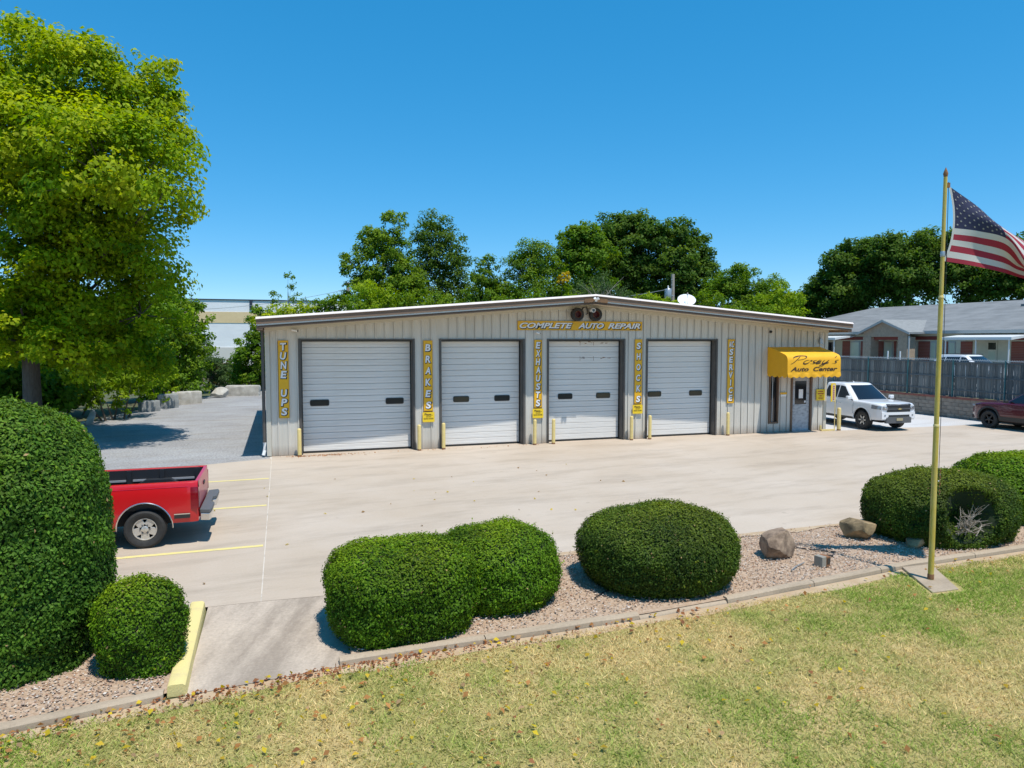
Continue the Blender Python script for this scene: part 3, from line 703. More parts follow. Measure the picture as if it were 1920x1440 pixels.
posey = [[(0.02, .62), (-.06, .78), (.05, .95), (.35, 1.04), (.62, 1.0), (.72, .82), (.58, .60), (.30, .50)], [(.30, 1.0), (.26, .6), (.20, .2), (.12, 0)],
         circ(.95, .25, .16, .24), [(1.1, .42), (1.22, .40)],
         [(1.46, .46), (1.33, .42), (1.34, .28), (1.44, .18), (1.40, .03), (1.24, .06)], [(1.42, .06), (1.56, .18)],
         [(1.58, .22), (1.76, .32), (1.76, .46), (1.64, .48), (1.56, .25), (1.64, .03), (1.84, .12)],
         [(1.94, .47), (1.93, .15), (2.02, .03), (2.14, .20), (2.20, .47)], [(2.20, .47), (2.17, .1), (2.10, -.28), (1.96, -.36), (1.92, -.22), (2.10, -.02), (2.32, .14)],
         [(2.52, 1.0), (2.47, .76)], [(2.80, .48), (2.66, .42), (2.68, .28), (2.78, .18), (2.73, .03), (2.56, .06)]]
_st = nib(posey, 18.70, 20.92, 2.63, 3.05, -AP - 0.026, (0.015, 0.009), 0.42)
for b_ in _st: b_.build('brush_stroke', 'letter_brown', aw)
for wd, xa, xb in (('Auto', 18.68, 19.52), ('Center', 19.72, 20.86)):
    l = MB(); put_text(l, wd, xa, xb, 2.46, 2.63, -AP - 0.0135, 0.30, 0.03); l.build('lettering', 'letter_brown', aw)
# office-side small signs
o = MB().box((19.18, -0.055, 1.50), (19.48, -0.045, 1.58)).build('hours_sign', 'sign_yellow'); tag(o, 'little yellow strip sign over a white strip between office window and door', 'sign')
MB().box((19.20, -0.055, 1.42), (19.46, -0.045, 1.495)).build('lower_strip', 'white_plastic', o)
pm = MB().box((20.90, -0.075, 1.22), (21.32, -0.060, 1.67)); o = tag(pm.build('entrance_notice', 'bright_yellow', bevel=0.004), 'square yellow notice with dark lettering on the corner by the office door', 'sign')
l = MB()
for z, a, c in ((1.58, 20.98, 21.22), (1.49, 20.96, 21.25), (1.40, 21.06, 21.16), (1.31, 21.0, 21.22)): l.box((a, -0.0785, z - .018), (c, -0.0755, z + .018))
l.build('lettering', 'letter_red', o)
st = thing('sign_stand', 'thin yellow steel sign stand at the shop corner', 'sign stand', (21.6, -0.30, 0))
f_ = MB(); f_.tube([(0.03, 0, 0.02), (0.03, 0, 1.9)], 0.017, 6); f_.build('post', 'bollard_yellow', st, smooth=50)
f_ = MB(); f_.box((-0.62, -0.03, 0.0), (0.05, 0.03, 0.07)); f_.build('foot', 'bollard_yellow', st, bevel=0.005)
f_ = MB(); f_.box((-0.57, 0.10, 0.0), (-0.52, 0.16, 0.22)); f_.box((-0.57, 0.0, 0.0), (-0.53, 0.13, 0.05)); f_.build('brace', 'bollard_yellow', st)
MB().box((-0.20, -0.02, 1.18), (0.012, -0.002, 1.92)).build('panel', 'bright_yellow', st)
l = MB()
l.box((-0.125, -0.027, 1.20), (-0.02, -0.0215, 1.86)); l.build('panel_stripe', 'flag_white', st)
l = MB()
for k in range(7): l.box((-0.10, -0.033, 1.25 + .085 * k), (-0.045, -0.028, 1.305 + .085 * k))
l.build('lettering', 'letter_red', st)
# two small wheels hung in the gable with a bent bracket
def tyre_profile(R, w_, r): # (radius, along)
    return [(r, -w_ * .36), (r + .3 * (R - r), -w_ * .48), (r + .7 * (R - r), -w_ * .5), (R * .965, -w_ * .42), (R, -w_ * .28), (R, w_ * .28), (R * .965, w_ * .42), (r + .7 * (R - r), w_ * .5), (r + .3 * (R - r), w_ * .48), (r, w_ * .36)]
for xc, lab in ((10.40, 'left'), (11.10, 'right')):
    o = MB().lathe(tyre_profile(0.235, 0.20, 0.11), 28, 'y', (xc, -0.20, 4.55), cap=False).build('gable_wheel', 'rubber', smooth=40)
    tag(o, 'small black tyre with red hub hung in the gable ' + ('beside the bracket' if xc < 11 else 'behind the white floodlight'), 'wheel', 'wheels hung in the gable')
    MB().lathe([(0.115, -0.085), (0.105, -0.02), (0.09, 0.02), (0.0, 0.02)], 20, 'y', (xc, -0.20, 4.55), cap=False).build('hub', 'hub_maroon', o, smooth=40)
    MB().lathe([(0.118, -0.10), (0.124, -0.10), (0.124, -0.06), (0.118, -0.06)], 20, 'y', (xc, -0.20, 4.55), cap=False).build('rim_ring', 'rust', o, smooth=40)
o = MB().tube([(10.58, -0.12, 4.62), (10.66, -0.12, 4.80), (10.80, -0.10, 4.82), (10.86, -0.08, 4.60), (10.80, -0.04, 4.56)], 0.022, 6).build('wheel_bracket', 'bronze', smooth=50)
tag(o, 'bent dark steel bracket between the two gable wheels', 'bracket')
o = MB().lathe([(0.02, 0.12), (0.055, 0.10), (0.075, -0.08), (0.078, -0.14), (0.062, -0.14), (0.05, -0.09), (0.0, -0.09)], 18, 'y', (10.86, -0.44, 4.69), cap=False).build('floodlight', 'white_plastic', smooth=40)
tag(o, 'white cylindrical floodlight hung in front of a gable wheel', 'light')
MB().tube([(10.86, -0.40, 4.75), (10.86, -0.40, 4.90)], 0.012, 6).build('arm', 'galv', o); MB().lathe([(0.05, -0.125), (0.0, -0.12)], 14, 'y', (10.86, -0.44, 4.69)).build('lens', 'tint_glass', o)
o = thing('twin_floodlight', 'tiny white twin floodlight on the brown patch at the roof peak', 'light', (RX - 0.02, -OV - 0.015, RIDGE + 0.10))
for s in (-1, 1):
    b_ = MB(); b_.tube([(0, -0.02, -0.02), (s * 0.07, -0.08, 0.05)], [0.03, 0.05], 8); b_.build('lamp', 'white_plastic', o, smooth=50)
MB().box((-0.04, -0.03, -0.06), (0.04, 0.0, 0.0)).build('base', 'white_plastic', o)
def camera_fix(name, label, x, z, sc=1.0):
    o = thing(name, label, 'camera', (x, -0.045, z))
    MB().tube([(0, 0, 0), (0, -0.06, 0.0)], 0.03 * sc, 8).build('mount', 'white_plastic', o, smooth=50)
    b_ = MB(); b_.tube([(-0.07 * sc, -0.07, 0.012), (0.10 * sc, -0.10, -0.02)], 0.035 * sc, 8); b_.build('housing', 'white_plastic', o, smooth=50)
    b_ = MB(); b_.tube([(0.101 * sc, -0.10, -0.02), (0.125 * sc, -0.105, -0.025)], 0.03 * sc, 8); b_.build('lens', 'black_plastic', o)
camera_fix('security_camera', 'small white security camera above the TUNE UPS sign', 0.84, 3.955)
camera_fix('security_camera', 'tiny security camera under the long repair sign', 8.95, 3.90, 0.7)
o = MB().lathe([(0.05, 0.0), (0.05, -0.05), (0.03, -0.08), (0.0, -0.085)], 12, 'y', (18.66, -0.035, 3.97)).build('dome_camera', 'black_plastic', smooth=40); tag(o, 'small dark dome camera above the yellow awning', 'camera')
b_ = MB().box((20.98, -0.12, 3.50), (21.10, -0.05, 3.70)); o = tag(b_.build('junction_box', 'galv', bevel=0.006), 'grey conduit box near the shop roof above the awning', 'electrical box')
MB().tube([(21.05, -0.07, 3.70), (21.12, -0.07, 3.9), (21.16, -0.07, 4.0)], 0.013, 6).build('conduit', 'galv', o); MB().tube([(21.10, -0.08, 3.52), (21.28, -0.08, 3.42)], 0.013, 6).build('conduit', 'galv', o)
# satellite dish on the roof
o = thing('satellite_dish', 'white satellite dish on the shop roof', 'satellite dish', (18.0, 5.0, 4.72))
P = []
ax = Vector((-0.25, -0.75, 0.62)).normalized(); e1 = ax.cross(Vector((0, 0, 1))).normalized(); e2 = ax.cross(e1)
for i in range(9):
    r = 0.37 * i / 8; P.append([tuple(Vector((0, 0, 0.72)) + e1 * r * 1.12 * math.cos(2 * math.pi * k / 28) + e2 * r * 0.92 * math.sin(2 * math.pi * k / 28) + ax * (0.38 * r * r)) for k in range(29)])
MB().grid(P).build('reflector', 'white_plastic', o, smooth=60)
MB().tube([(0, 0.06, -0.30), (0, 0.06, 0.55), (0, 0.02, 0.70)], 0.025, 8).build('mast', 'galv', o, smooth=50)
ft = Vector((0, 0, 0.72)) + ax * 0.36 - e2 * 0.12
MB().tube([tuple(Vector((0, 0, .72)) + e2 * 0.33), tuple(ft)], 0.012, 6).build('feed_arm', 'galv', o); MB().tube([tuple(ft), tuple(ft - ax * 0.10)], 0.03, 8).build('receiver', 'grey_box', o)
# bollards
bol0 = None
BL = [(0.94, -0.30, 'rusty based yellow bollard between TUNE UPS sign and first garage door'), (4.74, -0.26, 'yellow bollard at the foot of the BRAKES sign, first garage door side'),
      (5.56, -0.24, 'yellow bollard by the second garage door, BRAKES sign side'), (8.80, -0.24, 'yellow bollard at the foot of the EXHAUSTS sign'),
      (9.50, -0.24, 'yellow bollard standing before the third garage door, EXHAUSTS sign side'), (12.55, -0.24, 'yellow bollard between third garage door and SHOCKS sign'),
      (13.30, -0.24, 'yellow bollard by the fourth garage door, SHOCKS sign side'), (16.66, -0.24, 'yellow bollard at the foot of the A/C SERVICE sign'),
      (21.85, -0.30, 'thicker yellow bollard at the shop corner beside the white pickup')]
random.seed(5)
for k, (x, y, lab) in enumerate(BL):
    if bol0 is None:
        R, Hb = 0.062, 0.89
        me_b = MB().lathe([(R, 0.0), (R, Hb - 0.05), (R * .9, Hb - 0.022), (R * .6, Hb - 0.004), (0.0, Hb)], 18, 'z').mesh('bollard', 'bollard_yellow', 40)
        me_c = MB().lathe([(R * 1.03, 0.0), (R * 1.03, 0.05)], 18, 'z').mesh('base_stain', 'rust', 40)
    o = link('bollard', me_b, loc=(x, y, 0)); tag(o, lab, 'bollard', 'yellow bollards along the shop front'); bol0 = o
    o.rotation_euler = (random.uniform(-.012, .012), random.uniform(-.012, .012), random.uniform(0, 6))
    hs = {0: 1.0, 1: 0.97, 8: 1.04}.get(k, 1.0); ws = 1.2 if k == 8 else 1.0
    o.scale = (ws, ws, hs)
    link('base_stain', me_c, o, loc=(0, 0, 0.001))
# ================================================================== VEHICLES  (local: +x forward, +y left, z up, origin on the ground)
def spl(xs, ys):
    return lambda x: float(np.interp(x, xs, ys))
def loft(stations, sec):
    """stations: x list, sec(x)-> list of (y,z) for the left half from bottom edge up and over to the centre line"""
    P = []
    for x in stations:
        h = sec(x); P.append([(x, y, z) for y, z in h] + [(x, -y, z) for y, z in reversed(h[:-1])])
    return P
def dense(a, b, marks, step=0.06):
    xs = set(np.round(np.arange(a, b + 1e-6, step), 4)) | {round(a, 4), round(b, 4)}
    for c, r in marks:
        for k in range(0, 25): xs.add(round(c - r * math.cos(math.pi * k / 24), 4))
    return sorted(x for x in xs if a - 1e-6 <= x <= b + 1e-6)
def make_wheel(root, x, y, R, wid, rimr, spokes, side, m_rim='alloy', style='alloy', face_m=None):
    tyre = MB().lathe(tyre_profile(R, wid, rimr), 36, 'y', cap=False).build('wheel', 'rubber', root, smooth=35, loc=(x, y, R))
    f = wid * 0.30 * side
    g = lambda rr, al: (rr, al * side)
    MB().lathe([g(rimr * 1.01, wid * .36), g(rimr * 1.0, wid * .40), g(rimr * .93, wid * .40), g(rimr * .90, wid * .30), g(rimr * .86, -wid * .1)], 32, 'y', cap=False).build('rim', m_rim, tyre, smooth=35)
    MB().lathe([g(rimr * .9, wid * .02), g(0.0, wid * .02)], 24, 'y').build('brake_disc', 'under_black', tyre)
    sp = MB()
    for k in range(spokes):
        a = 2 * math.pi * (k + 0.5) / spokes
        w0, w1 = (0.30, 0.36) if style == 'wide' else (0.16, 0.12)
        poly = [(-rimr * w0, 0.10 * rimr), (rimr * w0, 0.10 * rimr), (rimr * w1, 0.92 * rimr), (-rimr * w1, 0.92 * rimr)]
        rot = lambda u, v, d: (u * math.cos(a) - v * math.sin(a), d * side, u * math.sin(a) + v * math.cos(a))
        sp.prism(poly, lambda u, v: rot(u, v, wid * .22), lambda u, v: rot(u, v, wid * .33))
    sp.build('spoke_face', face_m or m_rim, tyre, bevel=0.006)
    MB().lathe([g(rimr * .30, wid * .20), g(rimr * .30, wid * .37), g(rimr * .24, wid * .40), g(0.0, wid * .41)], 20, 'y').build('hub_cap', m_rim, tyre, smooth=40)
    if style == 'wide':
        nb = MB()
        for k in range(6):
            a = 2 * math.pi * k / 6; nb.lathe([(0.014, wid * .33 * side), (0.014, wid * .385 * side), (0, wid * .39 * side)], 8, 'y', (rimr * .40 * math.cos(a), 0, rimr * .40 * math.sin(a)))
        nb.build('lug_nut', 'bumper_grey', tyre)
    return tyre
def greenhouse(root, name, m, belt, roof, xf0, xf1, xr0, xr1, yb, yr, bow=0.10, crown=0.035, rc=0.10, levels=7, ret=None):
    """closed cabin top: front edge goes xf0 (belt)->xf1 (roof), rear xr0->xr1, half width yb->yr"""
    def ring(t, shrink=0.0, z=None):
        e = t ** 1.15
        xf, xr, y = lerp(xf0, xf1, t) - shrink * 1.3, lerp(xr0, xr1, t) + shrink * 1.3, lerp(yb, yr, e) - shrink
        zz = lerp(belt, roof, t) if z is None else z; p = []
        yi = y - rc
        for k in range(9): v = lerp(-yi, yi, k / 8); p.append((xf - bow * (v / y) ** 2, v, zz))
        for k in range(1, 5): a = rad(90 * k / 5); p.append((xf - bow - rc + rc * math.cos(a), yi + rc * math.sin(a), zz))
        for k in range(8): p.append((lerp(xf - bow - rc, xr + rc, k / 7), y, zz))
        for k in range(1, 5): a = rad(90 + 90 * k / 5); p.append((xr + rc + rc * math.cos(a), yi + rc * math.sin(a), zz))
        q = [(x, -yy, z_) for x, yy, z_ in p[9:]]
        for k in range(5): v = lerp(yi, -yi, k / 4); p.append((xr, v, zz))
        p += list(reversed(q)); return p
    R = [ring(i / levels) for i in range(levels + 1)]
    for sft, dz in ((0.03, .45), (0.10, .75), (0.25, .92), (0.45, 1.0)): R.append(ring(1.0, sft, roof + crown * dz))
    b = MB(); R2 = [r + [r[0]] for r in R]; b.grid(R2); b.add(R[-1], [tuple(range(len(R[-1])))])
    return b.build(name, m, root, smooth=38)
def side_patch(root, name, m, pts, yfun, side, off=0.006, n=6, bevel=0):
    """pts: polygon (x,z) of four corners bl, br, tr, tl -> curved patch following y=yfun(z)"""
    bl, br, tr, tl = pts; P = []
    for j in range(n + 1):
        t = j / n; a = (lerp(bl[0], tl[0], t), lerp(bl[1], tl[1], t)); c = (lerp(br[0], tr[0], t), lerp(br[1], tr[1], t))
        P.append([(lerp(a[0], c[0], k / 6), side * (yfun(lerp(a[1], c[1], k / 6)) + off), lerp(a[1], c[1], k / 6)) for k in range(7)])
    return MB().grid(P).build(name, m, root, smooth=60)

# ---------------- red pickup: bed side to the camera
def red_pickup():
    o = thing('pickup_truck', 'red pickup truck with open black bed parked behind the tall hedge', 'pickup truck', (-1.89, -8.86, 0), rad(180))
    xr, xfw = 0.0, 3.02          # axles
    w, R, sill, rail = 0.93, 0.34, 0.34, 1.14
    AR, AC = 0.435, 0.365
    tail = -0.87
    def side_y(z): return w * (1 - 0.055 * max(0, (z - 0.86) / 0.30) ** 2 - 0.06 * max(0, (0.62 - z) / 0.30) ** 1.5)
    def arch(x, c): d = (x - c); return AC + math.sqrt(max(0, AR * AR - d * d)) if abs(d) < AR else 0
    def zb(x):
        base = 0.42 if x < -AR else sill
        return max(base, arch(x, xr), arch(x, xfw))
    x_cab = 1.16
    # bed: outer skin up over the rail and down inside
    def bsec(x):
        b0 = zb(x); e = 1.0 - 0.035 * max(0, (tail + 0.10 - x) / 0.10)
        s = [(e * side_y(lerp(b0, rail - 0.03, i / 9)), lerp(b0, rail - 0.03, i / 9)) for i in range(10)]
        yt = e * side_y(rail)
        return s + [(yt - 0.006, rail - 0.008), (yt - 0.03, rail), (yt - 0.085, rail), (yt - 0.10, rail - 0.02)]
    P = []
    for x in dense(tail, x_cab - 0.02, [(xr, AR)]): P.append([(x, y, z) for y, z in bsec(x)])
    MB().grid(P).build('bed_side', 'red_paint', o, smooth=32); MB().grid([[(x, -y, z) for x, y, z in r] for r in P]).build('bed_side', 'red_paint', o, smooth=32)
    inn = MB(); yi = 0.80
    inn.box((tail + 0.05, -yi, 0.66), (x_cab - 0.03, yi, 0.70))
    for s in (-1, 1):
        inn.box((tail + 0.05, s * yi - 0.012, 0.70), (x_cab - 0.03, s * yi + 0.012, rail - 0.012))
    inn.box((x_cab - 0.06, -yi, 0.70), (x_cab - 0.03, yi, rail - 0.01))
    inn.build('bed_liner', 'bed_black', o)
    for s in (-1, 1):
        wh = MB(); pr = [(-0.42, 0.70), (-0.36, 0.86), (-0.22, 0.94), (0.22, 0.94), (0.36, 0.86), (0.42, 0.70)]
        wh.prism(pr, lambda x, z: (x, s * (yi - 0.012), z), lambda x, z: (x, s * (yi - 0.20), z)); wh.build('wheel_housing', 'bed_black', o, smooth=50)
        for x in (-0.70, -0.06, 0.52, 0.98):
            MB().box((x - .04, s * (yi - .045) - .025, 0.70), (x + .04, s * (yi - .045) + .025, rail - 0.03)).build('stake_pocket', 'bed_black', o)
        for xa, xb in ((-0.64, -0.12), (0.0, 0.46), (0.58, 0.93)):
            MB().box((xa, s * (yi - .03) - .015, 0.90), (xb, s * (yi - .03) + .015, 0.935)).build('tie_rail', 'bed_rail_grey', o)
        # taillight, arch trim, rub strip
        side_patch(o, 'taillight', 'tail_red', [(tail - 0.002, 0.66), (tail + 0.115, 0.66), (tail + 0.115, 1.045), (tail - 0.002, 1.045)], side_y, s, 0.008)
        tl_ = MB(); tl_.box((tail - 0.016, s * (w - .10), 0.67), (tail - 0.001, s * (w - .012), 1.04)); tl_.build('taillight', 'tail_red', o, bevel=0.006)
        A = []
        for k in range(33):
            a = rad(lerp(-4, 184, k / 32)); c, sn = math.cos(a), math.sin(a)
            A.append([(AR * c + (0.0) * c, s * (side_y(AC + AR * sn) + 0.004), AC + AR * sn), ((AR + .014) * c, s * (side_y(AC + AR * sn) + 0.018), AC + (AR + .014) * sn), ((AR + .024) * c, s * (side_y(AC + AR * sn) + 0.006), AC + (AR + .024) * sn)])
        MB().grid(A).build('arch_trim', 'chrome', o, smooth=60)
        for xa, xb in ((tail + 0.13, -AR - 0.045), (AR + 0.045, 2.52)):
            side_patch(o, 'rub_strip', 'trim_black', [(xa, 0.50), (xb, 0.50), (xb, 0.57), (xa, 0.57)], side_y, s, 0.012, 3)
            side_patch(o, 'chrome_strip', 'chrome', [(xa, 0.571), (xb, 0.571), (xb, 0.590), (xa, 0.590)], side_y, s, 0.014, 2)
        cr = MB().tube([(xx, s * (side_y(1.06) + 0.001), 1.06) for xx in np.linspace(tail + .15, x_cab - .04, 8)], 0.006, 5); cr.build('body_crease', 'red_faded', o)
    # tailgate
    P = []
    for k in range(11):
        y = lerp(-0.80, 0.80, k / 10); P.append([(tail - 0.004 - 0.012 * math.sin(math.pi * j / 6), y, lerp(0.62, rail - 0.004, j / 6)) for j in range(7)] + [(tail + 0.05, y, rail - 0.004), (tail + 0.052, y, 0.70)])
    tg = MB().grid(P).build('tailgate', 'red_faded', o, smooth=40)
    MB().box((tail - 0.03, -0.10, 0.93), (tail - 0.012, 0.10, 0.99)).build('handle', 'trim_black', tg, bevel=0.004)
    MB().box((tail - 0.004, -0.88, 0.44), (tail + 0.03, 0.88, 0.62)).build('rear_valance', 'red_paint', o)
    # step bumper
    bp_ = MB(); bp_.prism([(-0.92, -0.195), (-0.86, -0.02), (0.86, -0.02), (0.92, -0.195), (0.80, -0.22), (0.30, -0.22), (0.24, -0.155), (-0.24, -0.155), (-0.30, -0.22), (-0.80, -0.22)],
                         lambda y, d: (tail + d + 0.0, y, 0.56), lambda y, d: (tail + d, y, 0.63)); bu = bp_.build('rear_bumper', 'bumper_grey', o, bevel=0.012)
    bp_ = MB(); bp_.prism([(-0.91, -0.185), (-0.86, -0.03), (0.86, -0.03), (0.91, -0.185), (0.80, -0.207), (0.30, -0.207), (0.24, -0.145), (-0.24, -0.145), (-0.30, -0.207), (-0.80, -0.207)],
                         lambda y, d: (tail + d + 0.0, y, 0.43), lambda y, d: (tail + d, y, 0.558)); bp_.build('bumper_face', 'chrome', bu, bevel=0.01)
    MB().box((tail - 0.05, -0.7, 0.46), (tail + 0.3, 0.7, 0.54)).build('bumper_bracket', 'under_black', o)
    MB().box((tail - 0.153, -0.16, 0.47), (tail - 0.147, 0.16, 0.55)).build('number_plate', 'plate_tan', bu)
    # cab and nose
    topz = spl([1.16, 2.62, 2.75, 3.75, 3.95, 4.0], [1.14, 1.12, 1.11, 1.02, 0.96, 0.90]); wid = spl([1.16, 3.5, 3.9, 4.0], [1, 1, 0.97, 0.90])
    def csec(x):
        b0 = zb(x); t = topz(x); q = wid(x)
        s = [(q * side_y(lerp(b0, t - 0.03, i / 9)), lerp(b0, t - 0.03, i / 9)) for i in range(10)]
        y1 = q * side_y(t); return s + [(y1 - .012, t - .006), (y1 - .06, t + .004), (y1 * .6, t + .02), (0, t + .028)]
    P = loft(dense(x_cab, 4.0, [(xfw, AR)]), csec); b = MB(); b.grid(P)
    for r in (P[0], P[-1]): b.add(r, [tuple(range(len(r)))])
    b.build('cab_body', 'red_paint', o, smooth=32)
    greenhouse(o, 'cab_roof', 'red_paint', 1.12, 1.60, 2.72, 2.16, 1.20, 1.34, 0.86, 0.70, bow=0.08)
    yf = lambda z: lerp(0.86, 0.70, max(0, (z - 1.12) / 0.48) ** 1.15)
    for s in (-1, 1):
        side_patch(o, 'side_window', 'tint_glass', [(1.44, 1.17), (2.46, 1.17), (2.12, 1.55), (1.46, 1.55)], yf, s)
        side_patch(o, 'door_panel', 'red_paint', [(1.38, 0.40), (2.50, 0.40), (2.50, 1.10), (1.38, 1.10)], side_y, s, 0.006)
        MB().box((2.32, s * 0.93, 1.16), (2.44, s * 1.12, 1.32)).build('mirror', 'trim_black', o, bevel=0.02)
        MB().box((4.0, s * .55 - .18, 0.72), (4.03, s * .55 + .18, 0.88)).build('headlight', 'lamp_clear', o)
    P = [[(lerp(2.72, 2.16, t) + 0.004 - 0.08 * (v / lerp(.86, .70, t)) ** 2, v, lerp(1.12, 1.60, t)) for v in np.linspace(-.66, .66, 9)] for t in np.linspace(.10, .90, 6)]
    MB().grid(P).build('windshield', 'tint_glass', o, smooth=60)
    P = [[(lerp(1.20, 1.34, t) - 0.005, v, lerp(1.12, 1.60, t)) for v in (-.62, .62)] for t in (.15, .85)]
    MB().grid(P).build('rear_window', 'tint_glass', o)
    MB().box((3.99, -0.35, 0.70), (4.025, 0.35, 0.88)).build('grille', 'trim_black', o)
    MB().box((3.98, -0.90, 0.42), (4.12, 0.90, 0.62)).build('front_bumper', 'chrome', o, bevel=0.02)
    MB().box((tail + 0.12, -0.64, 0.36), (3.9, 0.64, 0.66)).build('underbody', 'under_black', o)
    for x in (xr, xfw):
        for s in (-1, 1): MB().box((x - AR - .06, s * .70 - .06, 0.40), (x + AR + .06, s * .70 + .06, 0.84)).build('inner_arch', 'under_black', o)
        for s in (-1, 1): make_wheel(o, x, s * (w - 0.135), R, 0.235, 0.195, 5, s, 'alloy', 'wide')
    return o
red_pickup()

# ---------------- generic closed-body lower shell for the two modern cars
def shell(o, name, m, x0, x1, wheels, AR, AC, w, sill, top, taper, tum, prow):
    def side_y(z): return w * (1 - tum * max(0, (z - 0.80) / 0.35) ** 2 - 0.07 * max(0, (0.60 - z) / 0.30) ** 1.6)
    def zb(x):
        z = sill(x)
        for c in wheels:
            d = x - c
            if abs(d) < AR: z = max(z, AC + math.sqrt(AR * AR - d * d))
        return z
    def sec(x):
        b0 = zb(x); t = top(x); q = taper(x)
        s = [(q * side_y(lerp(b0, t - 0.05, i / 11)), lerp(b0, t - 0.05, i / 11)) for i in range(12)]
        y1 = q * side_y(t); return s + [(y1 - .010, t - .022), (y1 - .035, t - .004), (y1 - .09, t + .006), (y1 * .55, t + .022), (0, t + .03)]
    P = loft(dense(x0, x1, [(c, AR) for c in wheels]), sec); P = [[(x + prow(x, y, z), y, z) for x, y, z in r] for r in P]
    b = MB(); b.grid(P)
    for r in (P[0], P[-1]): b.add(r, [tuple(range(len(r)))])
    return b.build(name, m, o, smooth=30), side_y

# ---------------- white crew-cab pickup
def white_pickup():
    o = thing('pickup_truck', 'white crew cab pickup truck with tinted windows beside the shop corner', 'pickup truck', (23.95, -0.30, 0), rad(-93))
    # origin at the front axle
    fx, rx, w, R = 0.0, -3.26, 0.935, 0.385
    AR, AC = 0.47, 0.42
    nose, tail = 0.93, -4.40
    topf = spl([tail, -2.62, -2.60, -0.60, -0.45, 0.55, 0.80, nose], [1.19, 1.19, 1.17, 1.16, 1.16, 1.125, 1.10, 1.05])
    tapf = spl([tail, tail + .1, 0.45, 0.75, nose], [0.97, 1, 1, 0.95, 0.84])
    silf = spl([tail, -2.6, -0.6, 0.5, nose], [0.50, 0.45, 0.43, 0.44, 0.46])
    body, side_y = shell(o, 'body', 'white_paint', tail, nose, [fx, rx], AR, AC, w, silf, topf, tapf, 0.05, lambda x, y, z: (0.05 * (1 - (y / w) ** 2) if x > nose - 0.3 else 0) * max(0, (x - nose + .3) / .3))
    greenhouse(o, 'cab_roof', 'white_paint', 1.15, 1.78, -0.30, -1.08, -2.62, -2.42, 0.875, 0.67, bow=0.16, crown=0.05, rc=0.15)
    yf = lambda z: lerp(0.875, 0.67, max(0, (z - 1.15) / 0.63) ** 1.15)
    for s in (-1, 1):
        side_patch(o, 'side_window', 'tint_glass', [(-1.48, 1.21), (-0.70, 1.21), (-1.20, 1.68), (-1.48, 1.71)], yf, s)
        side_patch(o, 'side_window', 'tint_glass', [(-2.34, 1.21), (-1.54, 1.21), (-1.54, 1.71), (-2.22, 1.67)], yf, s)
        for xa, xb in ((-1.48, -0.50), (-2.46, -1.50)):
            dp = side_patch(o, 'door', 'white_paint', [(xa, 0.50), (xb, 0.50), (xb, 1.13), (xa, 1.13)], side_y, s, 0.007)
            MB().box((xa + .08, s * (side_y(.98) + .012) - .012, 0.97), (xa + .28, s * (side_y(.98) + .022) + .012, 1.005)).build('handle', 'chrome' if s < 0 else 'chrome', dp, bevel=0.006)
        for xa in (-1.49, -0.49, -2.47):
            side_patch(o, 'door_seam', 'trim_black', [(xa - .004, 0.50), (xa + .004, 0.50), (xa + .004, 1.10), (xa - .004, 1.10)], side_y, s, 0.004)
        side_patch(o, 'sill_trim', 'trim_black', [(rx + AR + .02, 0.37), (fx - AR - .02, 0.37), (fx - AR - .02, 0.46), (rx + AR + .02, 0.47)], side_y, s, 0.012)
        A = []
        for k in range(29):
            a = rad(lerp(0, 180, k / 28)); c, sn = math.cos(a), math.sin(a)
            A.append([(AR * c, s * (side_y(AC + AR * sn) - .03), AC + AR * sn), ((AR + .012) * c, s * (side_y(AC + AR * sn) + 0.016), AC + (AR + .012) * sn), ((AR + .055) * c, s * (side_y(AC + AR * sn) + 0.006), AC + (AR + .055) * sn)])
        MB().grid(A).build('arch_lip', 'white_paint', o, smooth=60)
        mi = MB().box((-0.66, s * 0.98 - .0, 1.17), (-0.52, s * 1.17, 1.33)) if s > 0 else MB().box((-0.66, -1.17, 1.17), (-0.52, -0.98, 1.33)); mo = mi.build('mirror', 'white_paint', o, bevel=0.035, seg=3)
        MB().tube([(-0.57, s * 0.88, 1.15), (-0.58, s * 1.02, 1.20)], 0.025, 6).build('mirror_arm', 'trim_black', mo)
        # headlamp wraps the corner
        P = []
        for j in range(5):
            z = lerp(0.86, 1.02, j / 4); r = []
            for k in range(9):
                t = k / 8
                if t < .45: y = lerp(.53, .80, t / .45); x = nose + 0.05 * (1 - (y / w) ** 2) + 0.016
                else: x = nose - lerp(0.0, .40, (t - .45) / .55); y = side_y(z) * tapf(x) + .014
                r.append((x, s * y, z + 0.035 * t - (0.05 * (1 - t) if j == 4 else 0)))
            P.append(r)
        hl = MB().grid(P).build('headlight', 'lamp_clear', o, smooth=60)
        MB().lathe([(0.05, 0.0), (0.055, 0.02), (0.0, 0.03)], 12, 'x', (nose + .02, s * .62, 0.94)).build('lens', 'chrome', hl)
        fl = MB(); fl.prism([(s * .60, .60), (s * .80, .60), (s * .84, .70), (s * .62, .68)], lambda y, z: (nose - .11 - .12 * (abs(y) > .7), y, z), lambda y, z: (nose + 0.040 - .13 * (abs(y) > .7), y, z)); fo = fl.build('fog_lamp_recess', 'trim_black', o)
        MB().lathe([(0.035, 0.0), (0.038, 0.02), (0.0, 0.025)], 12, 'x', (nose + .036, s * .66, 0.645)).build('fog_lamp', 'lamp_clear', fo)
    P = [[(lerp(-0.30, -1.08, t) + 0.006 - 0.16 * (v / lerp(.875, .67, t ** 1.15)) ** 2, v, lerp(1.15, 1.78, t)) for v in np.linspace(-lerp(.72, .53, t), lerp(.72, .53, t), 11)] for t in np.linspace(.04, .93, 8)]
